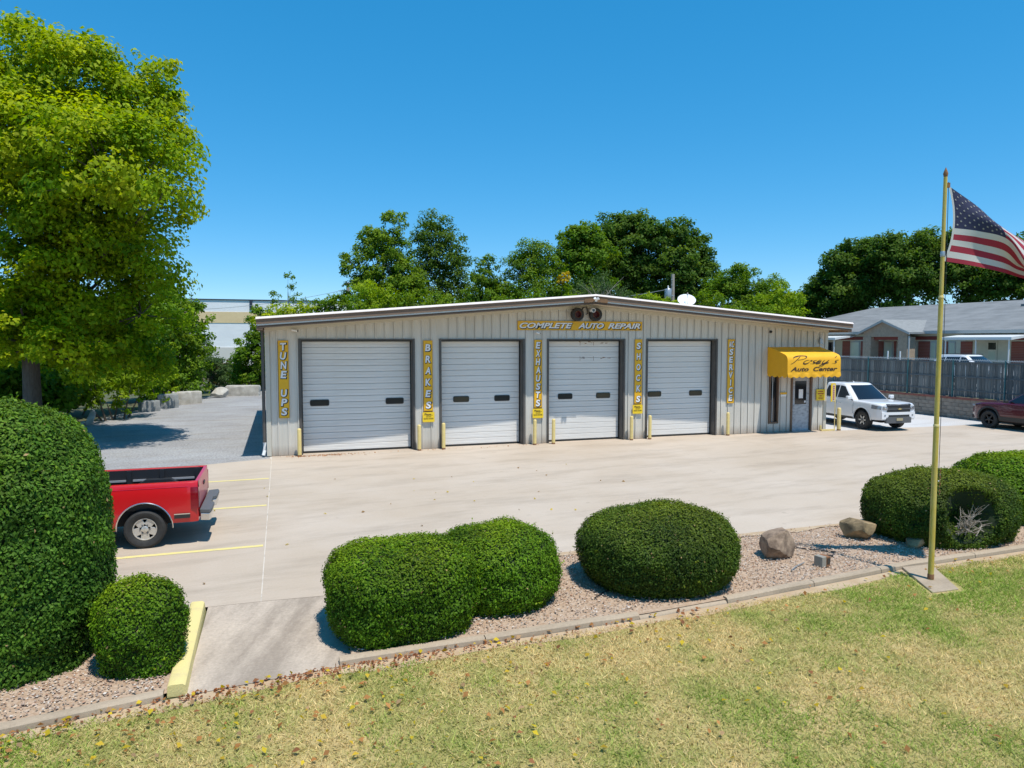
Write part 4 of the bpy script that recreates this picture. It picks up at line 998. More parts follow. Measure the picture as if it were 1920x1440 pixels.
    MB().grid(P).build('windshield', 'tint_glass', o, smooth=60)
    # hood guard, grille, bumper
    def fx_(y): return nose + 0.05 * (1 - (y / w) ** 2)
    def front(name, m, ys, z0, z1, off, th=0.03, par=o, bev=0.008, drop=0.0):
        A = []
        for y in np.linspace(ys[0], ys[1], 9):
            A.append([(fx_(y) + off - th, y, z0), (fx_(y) + off, y, z0), (fx_(y) + off - drop, y, z1), (fx_(y) + off - th - drop, y, z1), (fx_(y) + off - th, y, z0)])
        b = MB().grid(A); b.add(A[0][:4], [(0, 1, 2, 3)]); b.add(A[-1][:4], [(3, 2, 1, 0)]); return b.build(name, m, par, smooth=40)
    gr = front('grille', 'trim_black', (-.55, .55), 0.78, 1.03, 0.016)
    front('grille_bar', 'bumper_grey', (-.53, .53), 0.885, 0.915, 0.028, par=gr)
    em = MB(); bow = [(-.10, .012), (-.055, .012), (-.055, .032), (.04, .032), (.045, .012), (.10, .012), (.085, -.012), (.042, -.012), (.04, -.032), (-.055, -.032), (-.058, -.012), (-.115, -.012)]
    em.prism(bow, lambda y, z: (fx_(0) + .030, -y, .90 + z), lambda y, z: (fx_(0) + .042, -y, .90 + z)); em.build('emblem', 'gold', gr)
    front('hood_guard', 'black_plastic', (-.58, .58), 1.03, 1.10, 0.030, 0.02, drop=0.06)
    front('lower_grille', 'trim_black', (-.50, .50), 0.585, 0.665, 0.030)
    front('front_bumper', 'white_paint', (-.80, .80), 0.500, 0.775, 0.022, bev=0.02)
    front('bumper_lip', 'bumper_grey', (-.54, .54), 0.555, 0.583, 0.036)
    sk = front('skid_panel', 'bumper_grey', (-.60, .60), 0.33, 0.553, 0.030, 0.10, drop=-0.012)
    front('number_plate', 'plate_tan', (-.15, .15), 0.43, 0.535, 0.060, 0.01, par=sk)
    # bed opening
    MB().box((tail + .08, -.70, 1.165), (-2.70, .70, 1.19)).build('bed_cover', 'trim_black', o)
    MB().box((tail + 0.1, -0.66, 0.34), (nose - 0.15, 0.66, 0.72)).build('underbody', 'under_black', o)
    for x in (fx, rx):
        for s in (-1, 1): MB().box((x - AR - .04, s * .68 - .05, 0.40), (x + AR + .04, s * .68 + .05, 0.90)).build('inner_arch', 'under_black', o)
        for s in (-1, 1): make_wheel(o, x, s * (w - 0.14), R, 0.27, 0.225, 6, s, 'alloy_dark', 'alloy', face_m='alloy')
    MB().tube([(-1.5, 0, 1.79), (-1.62, 0, 1.88)], [.03, .008], 6).build('antenna', 'white_paint', o)
    return o
white_pickup()

# ---------------- compact SUVs
def suv(label, loc, rz, paint, roofz, simple=False, belt=1.10):
    o = thing('suv', label, 'suv', loc, rz)
    fx, rx, w, R = 0.0, -2.70, 0.93, 0.365
    AR, AC = 0.44, 0.40; nose, tail = 0.88, -3.72
    topf = spl([tail, -3.3, -0.75, -0.5, 0.45, 0.72, nose], [1.05, belt, belt - .02, belt - .02, 1.02, 0.95, 0.80]); tapf = spl([tail, tail + .25, 0.35, 0.65, nose], [0.86, 1, 1, 0.93, 0.76]); silf = spl([tail, -3.2, -0.5, 0.5, nose], [0.42, 0.36, 0.34, 0.36, 0.34])
    body, side_y = shell(o, 'body', paint, tail, nose, [fx, rx], AR, AC, w, silf, topf, tapf, 0.06, lambda x, y, z: 0)
    greenhouse(o, 'cabin', paint, belt - .03, roofz - .03, -0.42, -1.28, -3.62, -3.15, 0.86, 0.66, bow=0.12, crown=0.04, rc=0.14)
    bz, rz_ = belt - .03, roofz - .03
    yf = lambda z: lerp(0.86, 0.66, max(0, (z - bz) / (rz_ - bz)) ** 1.15)
    h = rz_ - bz
    for s in (-1, 1):
        side_patch(o, 'side_window', 'tint_glass', [(-1.62, bz + .06), (-0.78, bz + .06), (-1.32, bz + h * .82), (-1.62, bz + h * .86)], yf, s)
        side_patch(o, 'side_window', 'tint_glass', [(-2.60, bz + .06), (-1.68, bz + .06), (-1.68, bz + h * .86), (-2.55, bz + h * .84)], yf, s)
        side_patch(o, 'side_window', 'tint_glass', [(-3.22, bz + .12), (-2.66, bz + .06), (-2.62, bz + h * .82), (-3.0, bz + h * .74)], yf, s)
        for xa, xb in ((-1.65, -0.62), (-2.62, -1.66)):
            dp = side_patch(o, 'door', paint, [(xa, 0.52), (xb, 0.52), (xb, belt - .06), (xa, belt - .06)], side_y, s, 0.007)
            MB().box((xa + .08, s * (side_y(.96) + .012) - .012, 0.95), (xa + .26, s * (side_y(.96) + .02) + .012, 0.985)).build('handle', paint, dp, bevel=0.006)
        side_patch(o, 'lower_cladding', 'trim_black', [(rx + AR + .01, 0.35), (fx - AR - .01, 0.35), (fx - AR - .01, 0.53), (rx + AR + .01, 0.53)], side_y, s, 0.014)
        for c0 in (fx, rx):
            A = []
            for k in range(29):
                a = rad(lerp(-6, 186, k / 28)); c, sn = math.cos(a), math.sin(a)
                A.append([(c0 + (AR - .01) * c, s * (side_y(AC + AR * sn) - .02), AC + (AR - .01) * sn), (c0 + AR * c, s * (side_y(AC + AR * sn) + 0.016), AC + AR * sn), (c0 + (AR + .07) * c, s * (side_y(AC + AR * sn) + 0.010), AC + (AR + .07) * sn)])
            MB().grid(A).build('arch_cladding', 'trim_black', o, smooth=60)
        mi = MB().box((-0.86, min(s * .94, s * 1.10), belt + .0), (-0.72, max(s * .94, s * 1.10), belt + .13)); mi.build('mirror', 'trim_black' if not simple else paint, o, bevel=0.03, seg=3)
        MB().box((0.60, min(s * .60, s * .84), 0.86), (0.80, max(s * .60, s * .84), 0.93)).build('headlight', 'lamp_clear', o, bevel=0.015)
        MB().box((tail + .02, min(s * .66, s * .84), 0.86), (tail + .16, max(s * .66, s * .84), 0.98)).build('taillight', 'tail_red', o, bevel=0.015)
        MB().tube([(-1.35, s * .60, roofz + .03), (-2.2, s * .62, roofz + .05), (-3.1, s * .60, roofz + .03)], 0.015, 6).build('roof_rail', 'trim_black', o, smooth=50)
    P = [[(lerp(-0.42, -1.28, t) + 0.006 - 0.12 * (v / lerp(.86, .66, t ** 1.15)) ** 2, v, lerp(bz, rz_, t)) for v in np.linspace(-lerp(.70, .52, t), lerp(.70, .52, t), 11)] for t in np.linspace(.04, .93, 8)]
    MB().grid(P).build('windshield', 'tint_glass', o, smooth=60)
    P = [[(lerp(-3.62, -3.15, t) - 0.006, v, lerp(bz, rz_, t)) for v in (-lerp(.66, .48, t), lerp(.66, .48, t))] for t in np.linspace(.12, .88, 4)]
    MB().grid(P).build('rear_window', 'tint_glass', o)
    MB().box((nose - .05, -.55, 0.62), (nose + .012, .55, 0.78)).build('grille', 'trim_black', o, bevel=0.01)
    MB().box((nose - .16, -.74, 0.34), (nose + .02, .74, 0.50)).build('front_bumper', 'trim_black', o, bevel=0.03)
    MB().box((tail + 0.1, -0.66, 0.26), (nose - 0.15, 0.66, 0.72)).build('underbody', 'under_black', o)
    for x in (fx, rx):
        for s in (-1, 1): MB().box((x - AR - .04, s * .68 - .05, 0.36), (x + AR + .04, s * .68 + .05, 0.86)).build('inner_arch', 'under_black', o)
        for s in (-1, 1): make_wheel(o, x, s * (w - 0.12), R, 0.235, 0.225, 5, s, 'trim_black', 'alloy', face_m='black_plastic')
    return o
suv('dark maroon suv with black wheels parked along the block retaining wall', (29.30, -1.55, 0), rad(90), 'maroon_paint', 1.64)
suv('white suv parked on the upper lot behind the board fence', (37.9, 5.5, 0.94), rad(-90), 'white_paint', 1.86, True, 1.25)
# ================================================================== RETAINING WALL, FENCE, HOUSE
wl = thing('retaining_wall', 'low tan concrete block retaining wall with red cap course under the fence', 'retaining wall', (30.5, 0, 0))
MB().box((0.06, -14, -0.05), (0.20, 34, 0.90)).build('wall_core', 'mortar_dark', wl)
BH, BW = 0.178, 0.40
blk = MB().box((0.0, 0.004, 0.004), (0.14, BW - 0.004, BH - 0.004)).mesh('block', 'wall_block')
random.seed(12)
for r in range(5):
    for k in range(44):
        y = -6.2 + k * BW + (r % 2) * BW / 2
        o = link('block', blk, wl, loc=(random.uniform(-.008, .008), y, r * BH))
        if k % 3 == 0: o.modifiers.new('bevel', 'BEVEL').width = 0.01
capm = MB().box((-0.05, 0.003, 0.0), (0.26, 0.597, 0.075)).mesh('cap_block', 'wall_cap')
for k in range(34): link('cap_block', capm, wl, loc=(0, -6.2 + k * 0.6, 5 * BH + 0.002))
MB().box((0.0, 14.25, -0.05), (0.06, 34, 0.89)).build('far_blocks', 'wall_block', wl)
MB().box((-0.05, 14.25, 0.892), (0.26, 34, 0.967)).build('far_cap', 'wall_cap', wl)
fc = thing('board_fence', 'weathered grey board fence with teal steel posts on the retaining wall', 'fence', (30.62, 0, 0.97))
random.seed(21); BD = 0.142
bms = []
for v in range(4):
    hh = 1.66 + (v - 1.5) * 0.012; b_ = MB(); b_.add([(0, .003, .02), (.018, .003, .02), (.018, BD - .006 - v * .003, .02), (0, BD - .006 - v * .003, .02), (0, .003, hh), (.018, .003, hh), (.018, BD - .006 - v * .003, hh), (0, BD - .006 - v * .003, hh)],
              [(0, 3, 2, 1), (4, 5, 6, 7), (0, 1, 5, 4), (1, 2, 6, 5), (2, 3, 7, 6), (3, 0, 4, 7)]); bms.append(b_.mesh('board', 'fence_wood'))
for k in range(150):
    o = link('board', random.choice(bms), fc, loc=(0.06 + random.uniform(-.007, .007), -6.2 + k * BD, random.uniform(-.02, .015))); o.rotation_euler = (random.uniform(-.008, .008), 0, random.uniform(-.05, .05))
MB().box((0.062, 15.2, 0.02), (0.08, 34, 1.66)).build('far_boards', 'fence_wood', fc)
for z in (0.30, 0.93, 1.60): MB().box((0.025, -6.2, z), (0.055, 34, z + 0.07)).build('rail', 'fence_rail', fc)
pm_ = MB().lathe([(0.035, 0.0), (0.035, 1.76), (0.03, 1.79), (0, 1.80)], 10, 'z').mesh('post', 'fence_post', 40)
for k in range(15): link('post', pm_, fc, loc=(-0.015, -5.6 + k * 2.55, -0.01))
MB().tube([(-0.015, -6.2, 1.74), (-0.015, 34, 1.74)], 0.018, 6).build('top_rail', 'chain', fc)
# knuckled chain-link edge above the top rail
kn = MB(); y = -6.2; random.seed(2)
while y < 20:
    kn.tube([(-0.02, y, 1.68), (-0.015, y + .035, 1.775), (-0.01, y + .07, 1.80), (-0.012, y + .10, 1.70)], 0.007, 4, False); y += 0.105
kind(kn.build('chain_link_edge', 'chain', fc), 'stuff')
# sawn house across the upper lot
hs = thing('brick_house', 'long low brick building with grey hip roof and gabled porch beyond the fence', 'house', (46, 0, 0.93))
Z0 = 0.93; ez = 4.30 - Z0; rz_ = 6.62 - Z0
MB().box((0, -12, 0), (14, 36.0, ez)).build('wall', 'cream', hs)
roof = MB(); A = [(-0.45, -12.5, ez), (14.45, -12.5, ez), (14.45, 36.5, ez), (-0.45, 36.5, ez), (7, -5.0, rz_), (7, 29.4, rz_)]
roof.add(A, [(0, 4, 5, 3), (1, 2, 5, 4), (0, 1, 4), (2, 3, 5), (0, 3, 2, 1)]); rf = roof.build('roof', 'shingle', hs)
MB().box((-0.50, -12.55, ez - 0.20), (-0.451, 36.55, ez + 0.02)).build('gutter', 'fascia_grey', hs)
MB().box((-0.45, -12.5, ez - 0.06), (-0.02, 36.5, ez - 0.03)).build('soffit', 'fascia_grey', hs)
MB().box((5.2, 12.2, lerp(ez, rz_, 5.3 / 7.45)), (5.7, 14.2, lerp(ez, rz_, 6.15 / 7.45) + 0.02)).build('roof_vent', 'shingle', rf)
def hp(name, m, y0, y1, z0, z1, x=-0.03, th=0.028, bev=0): return MB().box((x, y0, z0), (x + th, y1, z1)).build(name, m, hs, bevel=bev)
WT = 2.62                                   # head height of windows above the upper lot
hp('brick_band', 'brick_band', -12, 36, 2.72, 2.98, -0.035)
for y0, y1 in ((24.75, 25.6), (23.25, 23.6), (21.25, 22.05), (19.98, 20.25), (17.0, 18.0), (15.5, 15.85), (13.6, 14.5), (8.9, 10.85), (26.6, 27.1), (4.5, 6.2)): hp('brick_panel', 'brick_red', y0, y1, 0.05, WT)
for y0, y1 in ((23.7, 24.62), (20.36, 21.18), (18.06, 18.24), (16.46, 16.94), (14.9, 15.44), (6.6, 7.6)):
    f_ = hp('window', 'fascia_grey', y0, y1, 0.55, WT - 0.03, -0.045)
    MB().box((-0.052, y0 + .06, 0.62), (-0.046, y1 - .06, WT - 0.10)).build('pane', 'green_glass', f_)
for y0, y1 in ((19.28, 19.95), (11.80, 12.50), (26.5 - .02, 26.58)):
    f_ = hp('entrance_door', 'cream', y0, y1, 0.02, WT, -0.05)
    MB().box((-0.058, y0 + .08, WT - 0.55), (-0.051, y1 - .08, WT - 0.08)).build('transom', 'tint_glass', f_)
    MB().box((-0.058, y0 + .12, 0.20), (-0.051, y1 - .12, WT - 0.68)).build('pane', 'tint_glass' if y0 > 18 else 'green_glass', f_)
f_ = hp('entrance_door', 'cream', 26.55, 27.3, 0.02, WT, -0.05); MB().box((-0.058, 26.63, 0.2), (-0.051, 27.22, WT - .1)).build('pane', 'tint_glass', f_)
# porch
px = -1.7
pg = MB(); pg.prism([(17.45, 2.95), (21.6, 2.95), (21.6, ez - .02), (19.55, 5.02 - Z0 + .05), (17.45, ez - .02)], lambda y, z: (px, y, z), lambda y, z: (px + 0.25, y, z)); pg.build('porch_gable', 'stone_tan', hs)
for y0, y1 in ((17.45, 18.25), (20.85, 21.6)): MB().box((px - .02, y0 - .02, 0), (px + 0.75, y1 + .02, 2.948)).build('porch_pillar', 'stone_tan', hs)
MB().box((px + .26, 18.27, 2.72), (-0.04, 20.83, 2.96)).build('porch_lintel', 'brick_band', hs)
rp = MB(); zc, zl = 5.14 - Z0 + .06, ez + .02
rp.add([(px - .25, 17.05, zl - .1), (px - .25, 19.55, zc), (px - .25, 22.0, zl - .1), (6.0, 17.05, zl - .1), (6.0, 19.55, zc), (6.0, 22.0, zl - .1),
        (px - .25, 17.05, zl - .24), (px - .25, 19.55, zc - .14), (px - .25, 22.0, zl - .24), (6, 17.05, zl - .24), (6, 19.55, zc - .14), (6, 22.0, zl - .24)],
       [(0, 1, 4, 3), (1, 2, 5, 4), (6, 9, 10, 7), (7, 10, 11, 8), (0, 6, 7, 1), (1, 7, 8, 2), (0, 3, 9, 6), (2, 8, 11, 5)]); rp.build('porch_roof', 'shingle_new', hs)
fb = MB()
for a, c in (((17.03, zl - .12), (19.55, zc - .02)), ((19.55, zc - .02), (22.02, zl - .12))):
    fb.add([(px - .29, a[0], a[1]), (px - .29, c[0], c[1]), (px - .29, c[0], c[1] - .17), (px - .29, a[0], a[1] - .17), (px - .252, a[0], a[1]), (px - .252, c[0], c[1]), (px - .252, c[0], c[1] - .17), (px - .252, a[0], a[1] - .17)],
           [(0, 1, 2, 3), (7, 6, 5, 4), (0, 4, 5, 1), (1, 5, 6, 2), (2, 6, 7, 3), (3, 7, 4, 0)])
fb.build('barge_board', 'fascia_grey', hs)
# flat metal canopies
for y0, y1 in ((9.3, 14.3), (24.2, 29.5)):
    c_ = MB(); c_.add([(-0.04, y0, 2.98), (-2.1, y0, 2.72), (-2.1, y1, 2.72), (-0.04, y1, 2.98), (-0.04, y0, 3.10), (-2.1, y0, 2.90), (-2.1, y1, 2.90), (-0.04, y1, 3.10)], [(0, 1, 2, 3), (4, 7, 6, 5), (0, 4, 5, 1), (1, 5, 6, 2), (2, 6, 7, 3), (3, 7, 4, 0)])
    co_ = c_.build('canopy', 'canopy_metal', hs)
    for y in (y0 + .25, (y0 + y1) / 2, y1 - .25): MB().tube([(-1.95, y, 0), (-1.95, y, 2.72)], 0.045, 8).build('canopy_post', 'canopy_metal', co_, smooth=40)
MB().tube([(px - .1, 17.2, 3.0), (px - .1, 17.2, 0.1)], 0.06, 8).build('downspout', 'fascia_grey', hs)
for y, lb in ((17.0, 'slim white post outside the stone porch pillar, window side'), (18.1, 'slim white post right in front of the stone porch pillar')): tag(MB().tube([(43.2, y, Z0), (43.2, y, Z0 + 1.9)], 0.05, 8).build('marker_post', 'white_plastic', smooth=40), lb, 'post', 'white posts by the porch')

# ================================================================== WAREHOUSE AND UTILITY POLES
wh = thing('warehouse', 'large white warehouse with tan stripe and dark parapet rail behind the trees', 'warehouse', (-30, 84, 0))
MB().box((0, 0, 0), (60, 40, 6.0)).build('wall', 'warehouse_white', wh)
MB().box((-.05, -.05, 6.003), (60.05, 40, 7.55)).build('stripe', 'warehouse_tan', wh)
MB().box((0, 0, 7.553), (60, 40, 9.2)).build('upper_wall', 'warehouse_white', wh)
MB().box((-.1, -.12, 9.2), (60.1, 40.1, 9.33)).build('parapet_cap', 'dark_steel', wh)
for x in (6.5, 26.4, 46): MB().box((x, -.2, 7.9), (x + .35, -.06, 9.2)).build('scupper', 'dark_steel', wh)
mat('warehouse_foot', (0.66, 0.62, 0.56), 0.8)
MB().box((-.04, -.08, 0), (60.04, 0.0, 2.6)).build('base_course', 'warehouse_foot', wh)
def upole(name, label, base, h, r, transformer):
    o = thing(name, label, 'utility pole', base)
    MB().tube([(0, 0, 0), (0.02, 0, h * .5), (0, 0.02, h)], [r * 1.25, r * 1.1, r], 10).build('pole', 'pole_wood', o, smooth=50)
    if transformer:
        MB().lathe([(0.30, 0), (0.33, .05), (0.33, .85), (0.26, .95), (0.0, .98)], 18, 'z', (-0.62, -.25, h - 2.3)).build('transformer', 'galv', o, smooth=40)
        MB().lathe([(0.05, 0), (0.08, .08), (.05, .15), (.08, .22), (0, .28)], 10, 'z', (-0.62, -.25, h - 1.34)).build('bushing', 'white_plastic', o, smooth=40)
        MB().box((-.5, -.14, h - 2.0), (0.1, -.06, h - 1.9)).build('bracket', 'galv', o)
        for z in (h - .5, h - 1.0): MB().tube([(0, -.1, z), (-.28, -.15, z)], .025, 6).build('pin', 'galv', o)
    else:
        MB().tube([(0.05, -.15, h - .9), (-.9, -.15, h - .82)], .03, 6).build('cross_arm', 'pole_wood', o)
        MB().lathe([(0.10, 0), (0.13, .5), (0.1, .6)], 10, 'z', (-.2, -.1, h - 2.1)).build('meter_can', 'pole_wood', o)
    return o
upole('utility_pole', 'grey wooden utility pole with short arm behind the shop roof', (6.79, 48.1, 0), 9.25, 0.15, False)
upole('utility_pole', 'utility pole with grey transformer can behind the satellite dish', (34.6, 34.2, 0.93), 8.7, 0.16, True)
def wire(name, label, a, b_, sag, r=0.018):
    pts = [tuple(Vector(a).lerp(Vector(b_), i / 16) - Vector((0, 0, sag * 4 * (i / 16) * (1 - i / 16)))) for i in range(17)]
    tag(MB().tube(pts, r, 5).build(name, 'chain', smooth=60), label, 'wire')
wire('power_line', 'thin power line dropping from the transformer pole towards the shop ridge', (34.5, 34.1, 8.35), (12.0, 24.0, 6.0), 0.5)
wire('power_line', 'thin power line strung low between trees and the short-armed pole', (6.8, 48.0, 8.1), (20.0, 22.0, 6.0), 0.6)
wire('power_line', 'thin power line running left from the short-armed pole', (6.0, 47.9, 8.4), (-14.0, 52.0, 6.5), 0.7)

# ================================================================== STONES
def stone(name, label, cat, loc, dims, m, seed, box=False, rz=0, tilt=(0, 0), group=None, sub=4, amp=0.22):
    bm = bmesh.new()
    if box:
        bmesh.ops.create_cube(bm, size=2.0); bmesh.ops.subdivide_edges(bm, edges=bm.edges[:], cuts=9, use_grid_fill=True)
    else: bmesh.ops.create_icosphere(bm, subdivisions=sub, radius=1.0)
    for v in bm.verts:
        p = v.co.copy(); q = p * 0.9 + Vector((seed * 3.1, seed * 1.7, seed))
        if box:
            d = 0.05 * mnoise.noise(q * 1.3) + 0.03 * mnoise.noise(q * 4); mx_ = [abs(c) for c in p]; k = sum(1 for c in mx_ if c > 0.98)
            v.co = p * (1 + d - (0.03 if k > 1 else 0) - (0.03 if k > 2 else 0))
        else:
            r = 1 + amp * mnoise.noise(q) - amp * 1.1 * abs(mnoise.noise(q * 1.9)) + 0.10 * mnoise.noise(q * 4.5) + 0.05 * mnoise.noise(q * 9)
            v.co = p * r
            # facets: flatten against a few random planes
    if not box:
        rs = random.Random(seed)
        for _ in range(16):
            n_ = Vector((rs.gauss(0, 1), rs.gauss(0, 1), rs.gauss(0, .8))).normalized(); dd = rs.uniform(.50, .80)
            for v in bm.verts:
                e = v.co.dot(n_) - dd
                if e > 0: v.co -= n_ * e * 0.96
    bm.transform(Matrix.Diagonal((*[d / 2 for d in dims], 1)))
    for v in bm.verts:
        if v.co.z < -dims[2] * .40: v.co.z = -dims[2] * .40
    me = bpy.data.meshes.new(name); bm.to_mesh(me); bm.free(); me.materials.append(MATS[m])
    me.polygons.foreach_set('use_smooth', [True] * len(me.polygons)); me.set_sharp_from_angle(angle=rad(24))
    o = link(name, me, loc=(loc[0], loc[1], loc[2] + dims[2] * .38)); o.rotation_euler = (tilt[0], tilt[1], rz)
    return tag(o, label, cat, group)
stone('boulder', 'jagged brown boulder lying on the pebbles between two clipped shrubs', 'boulder', (8.28, -13.62, 0.02), (0.92, 0.76, 0.60), 'rock', 3, rz=0.4)
stone('boulder', 'mossy tan boulder against the hollowed shrub', 'boulder', (10.42, -13.18, 0.02), (0.82, 0.60, 0.52), 'rock_moss', 8, rz=-0.25)
stone('boulder', 'small half hidden rock under the hollowed shrub', 'boulder', (10.98, -13.92, 0.0), (0.46, 0.30, 0.28), 'rock_moss', 5, rz=-0.5)
stone('limestone_block', 'squared limestone block split by a crack at the gravel edge', 'stone block', (-4.98, 20.8, 0), (1.0, 0.8, 0.80), 'limestone', 2, True, 0.2)
stone('limestone_block', 'squared limestone block half pair beside the cracked one', 'stone block', (-4.38, 21.3, 0), (0.72, 0.7, 0.78), 'limestone', 6, True, 0.25)
stone('limestone_block', 'long low limestone block nearest the shop corner', 'stone block', (-1.95, 26.4, 0), (2.1, 0.9, 0.76), 'limestone', 4, True, -0.12)
stone('limestone_boulder', 'pale rough limestone boulder between the squared blocks', 'boulder', (-3.3, 25.3, 0), (1.5, 1.0, 0.78), 'limestone', 7, rz=0.3)
stone('grey_block', 'grey block in the shade of the saplings', 'stone block', (-5.45, 18.6, 0), (1.05, 0.7, 0.85), 'grey_block', 9, True, 0.35)
stone('grey_block', 'grey block leaning further into the bright saplings', 'stone block', (-6.05, 17.0, 0), (0.9, 0.7, 0.6), 'grey_block', 11, True, 0.4)
stone('leaning_stone', 'upright pale stone leaning at the edge of the gravel yard', 'stone', (-7.35, 11.0, 0), (0.42, 0.34, 0.86), 'limestone', 13, rz=0.3, tilt=(0.1, 0.28))
stone('broken_limb', 'low broken pale limb at the foot of the leaning stone', 'limb', (-7.65, 10.95, 0), (0.45, 0.22, 0.26), 'limestone', 15, rz=0.7)

# ================================================================== FLAGPOLE, FLAG, SMALL THINGS IN THE BED
fp = thing('flagpole', 'yellow stepped steel flagpole with rusty spear finial on a concrete pad', 'flagpole', (9.88, -15.20, 0))
MB().add([(-0.43, -0.41, -.06), (0.07, -0.42, -.06), (0.61, 0.54, -.06), (0.04, 0.57, -.06), (-0.43, -0.41, -0.030), (0.07, -0.42, -0.030), (0.61, 0.54, 0.0), (0.04, 0.57, 0.0)],
         [(7, 6, 5, 4), (0, 1, 2, 3), (0, 4, 5, 1), (1, 5, 6, 2), (2, 6, 7, 3), (3, 7, 4, 0)]).build('pad', 'curb_concrete', fp, bevel=0.01)
MB().tube([(0, 0, -0.02), (0, 0, 2.36)], [0.042, 0.039], 16).build('lower_shaft', 'pole_yellow', fp, smooth=40)
MB().tube([(0, 0, 2.34), (0.0, 0, 4.30)], [0.034, 0.033], 16).build('middle_shaft', 'pole_yellow', fp, smooth=40)
MB().tube([(0, 0, 4.28), (0.0, 0, 6.08)], [0.029, 0.026], 16).build('upper_shaft', 'pole_yellow', fp, smooth=40)
MB().lathe([(0.041, 2.34), (0.043, 2.35), (0.042, 2.37), (0.036, 2.38)], 16).build('collar', 'bollard_yellow', fp, smooth=40)
MB().lathe([(0.035, 4.28), (0.037, 4.29), (0.036, 4.31), (0.030, 4.32)], 16).build('collar', 'bollard_yellow', fp, smooth=40)
MB().lathe([(0.031, 4.90), (0.033, 4.91), (0.033, 4.97), (0.029, 4.98)], 14).build('clamp', 'galv', fp, smooth=40)
MB().lathe([(0.026, 6.07), (0.029, 6.09), (0.036, 6.12), (0.02, 6.17), (0.0, 6.22)], 10).build('finial', 'rust', fp, smooth=30)
MB().lathe([(0.046, -0.01), (0.047, 0.05), (0.043, 0.07)], 16).build('rusted_foot', 'rust', fp, smooth=40)
MB().tube([(0.045, -.015, 6.0), (0.055, -.02, 4.9), (0.062, -.02, 3.2), (0.060, -.02, 1.55)], 0.0045, 5).build('halyard', 'cable', fp)
MB().tube([(0.066, -.01, 1.5), (0.10, -.01, 1.52), (0.10, -.01, 1.62)], 0.008, 5).build('cleat', 'galv', fp)
cl = MB()
for z in (1.30, 1.42, 1.52, 1.62): cl.tube([(0.085, -.02, z), (0.10, -.02, z + .035), (0.085, -.02, z + .07)], 0.008, 5)
cl.build('snap_hook', 'rust', fp)
MB().box((0.03, -.02, 5.92), (0.075, .02, 5.99)).build('pulley', 'rust', fp)
# flag: folded cloth surface
ctrl = {  # s (fly) : [(t, dx, dz, depth)...] right of the hoist top, metres
    0.0: [(0, 0, 0, 0), (.27, .065, -.30, .0), (.54, .075, -.60, 0), (.77, .035, -.85, 0), (1, -.045, -1.09, 0)],
    0.2: [(0, .33, -.21, .02), (.27, .37, -.42, -.05), (.54, .42, -.65, -.03), (.77, .43, -.91, .03), (1, .43, -1.16, .02)],
    0.4: [(0, .66, -.475, .03), (.27, .71, -.61, -.12), (.54, .77, -.765, -.12), (.77, .83, -1.01, .05), (1, .88, -1.255, .06)],
    0.6: [(0, 1.01, -.66, .12), (.27, 1.00, -.80, -.08), (.54, .97, -1.10, -.22), (.77, 1.12, -1.14, .12), (1, 1.24, -1.33, .14)],
    0.8: [(0, 1.38, -.83, .20), (.27, 1.30, -1.02, -.06), (.54, 1.18, -1.42, -.26), (.77, 1.42, -1.25, .14), (1, 1.60, -1.40, .18)],
    1.0: [(0, 1.74, -1.00, .22), (.27, 1.60, -1.25, -.04), (.54, 1.40, -1.72, -.24), (.77, 1.72, -1.38, .14), (1, 1.94, -1.46, .18)]}
SS = sorted(ctrl)
def cr(p0, p1, p2, p3, t): return 0.5 * (2 * p1 + (p2 - p0) * t + (2 * p0 - 5 * p1 + 4 * p2 - p3) * t * t + (3 * p1 - p0 - 3 * p2 + p3) * t ** 3)
def flag_pt(s, t):
    def at(col):
        ts = [c[0] for c in col]; i = max(0, min(len(ts) - 2, int(np.searchsorted(ts, t) - 1))); u = (t - ts[i]) / (ts[i + 1] - ts[i])
        g = lambda k: Vector(col[max(0, min(len(col) - 1, k))][1:]); return cr(g(i - 1), g(i), g(i + 1), g(i + 2), u)
    i = max(0, min(len(SS) - 2, int(s / 0.2 - 1e-9))); u = (s - SS[i]) / 0.2
    g = lambda k: at(ctrl[SS[max(0, min(len(SS) - 1, k))]]); v = cr(g(i - 1), g(i), g(i + 1), g(i + 2), u)
    rp_ = 0.012 * math.sin(s * 16 + t * 5) * min(1, s * 4)
    return Vector((v.x, v.z + rp_, v.y))
fl = thing('national_flag', 'worn red white and blue stars and stripes flag drooping from the flagpole', 'flag', (9.965, -15.225, 5.92), rad(-18))
NSg, NT = 60, 52
stripes = {0: MB(), 1: MB(), 2: MB()}
for j in range(13):
    segs = [(0, 1.0, 0 if j % 2 == 0 else 1)] if j >= 7 else [(0, 0.4, 2), (0.4, 1.0, 0 if j % 2 == 0 else 1)]
    for s0, s1, ci in segs:
        n_ = int(NSg * (s1 - s0)); P = [[tuple(flag_pt(lerp(s0, s1, a / n_), (j + c / 4) / 13)) for c in range(5)] for a in range(n_ + 1)]
        stripes[ci].grid(P)
for ci, (nm, m) in enumerate((('red_stripe', 'flag_red'), ('white_stripe', 'flag_white'), ('canton', 'flag_blue'))):
    o = stripes[ci].build(nm, m, fl, smooth=70)
stb = MB()
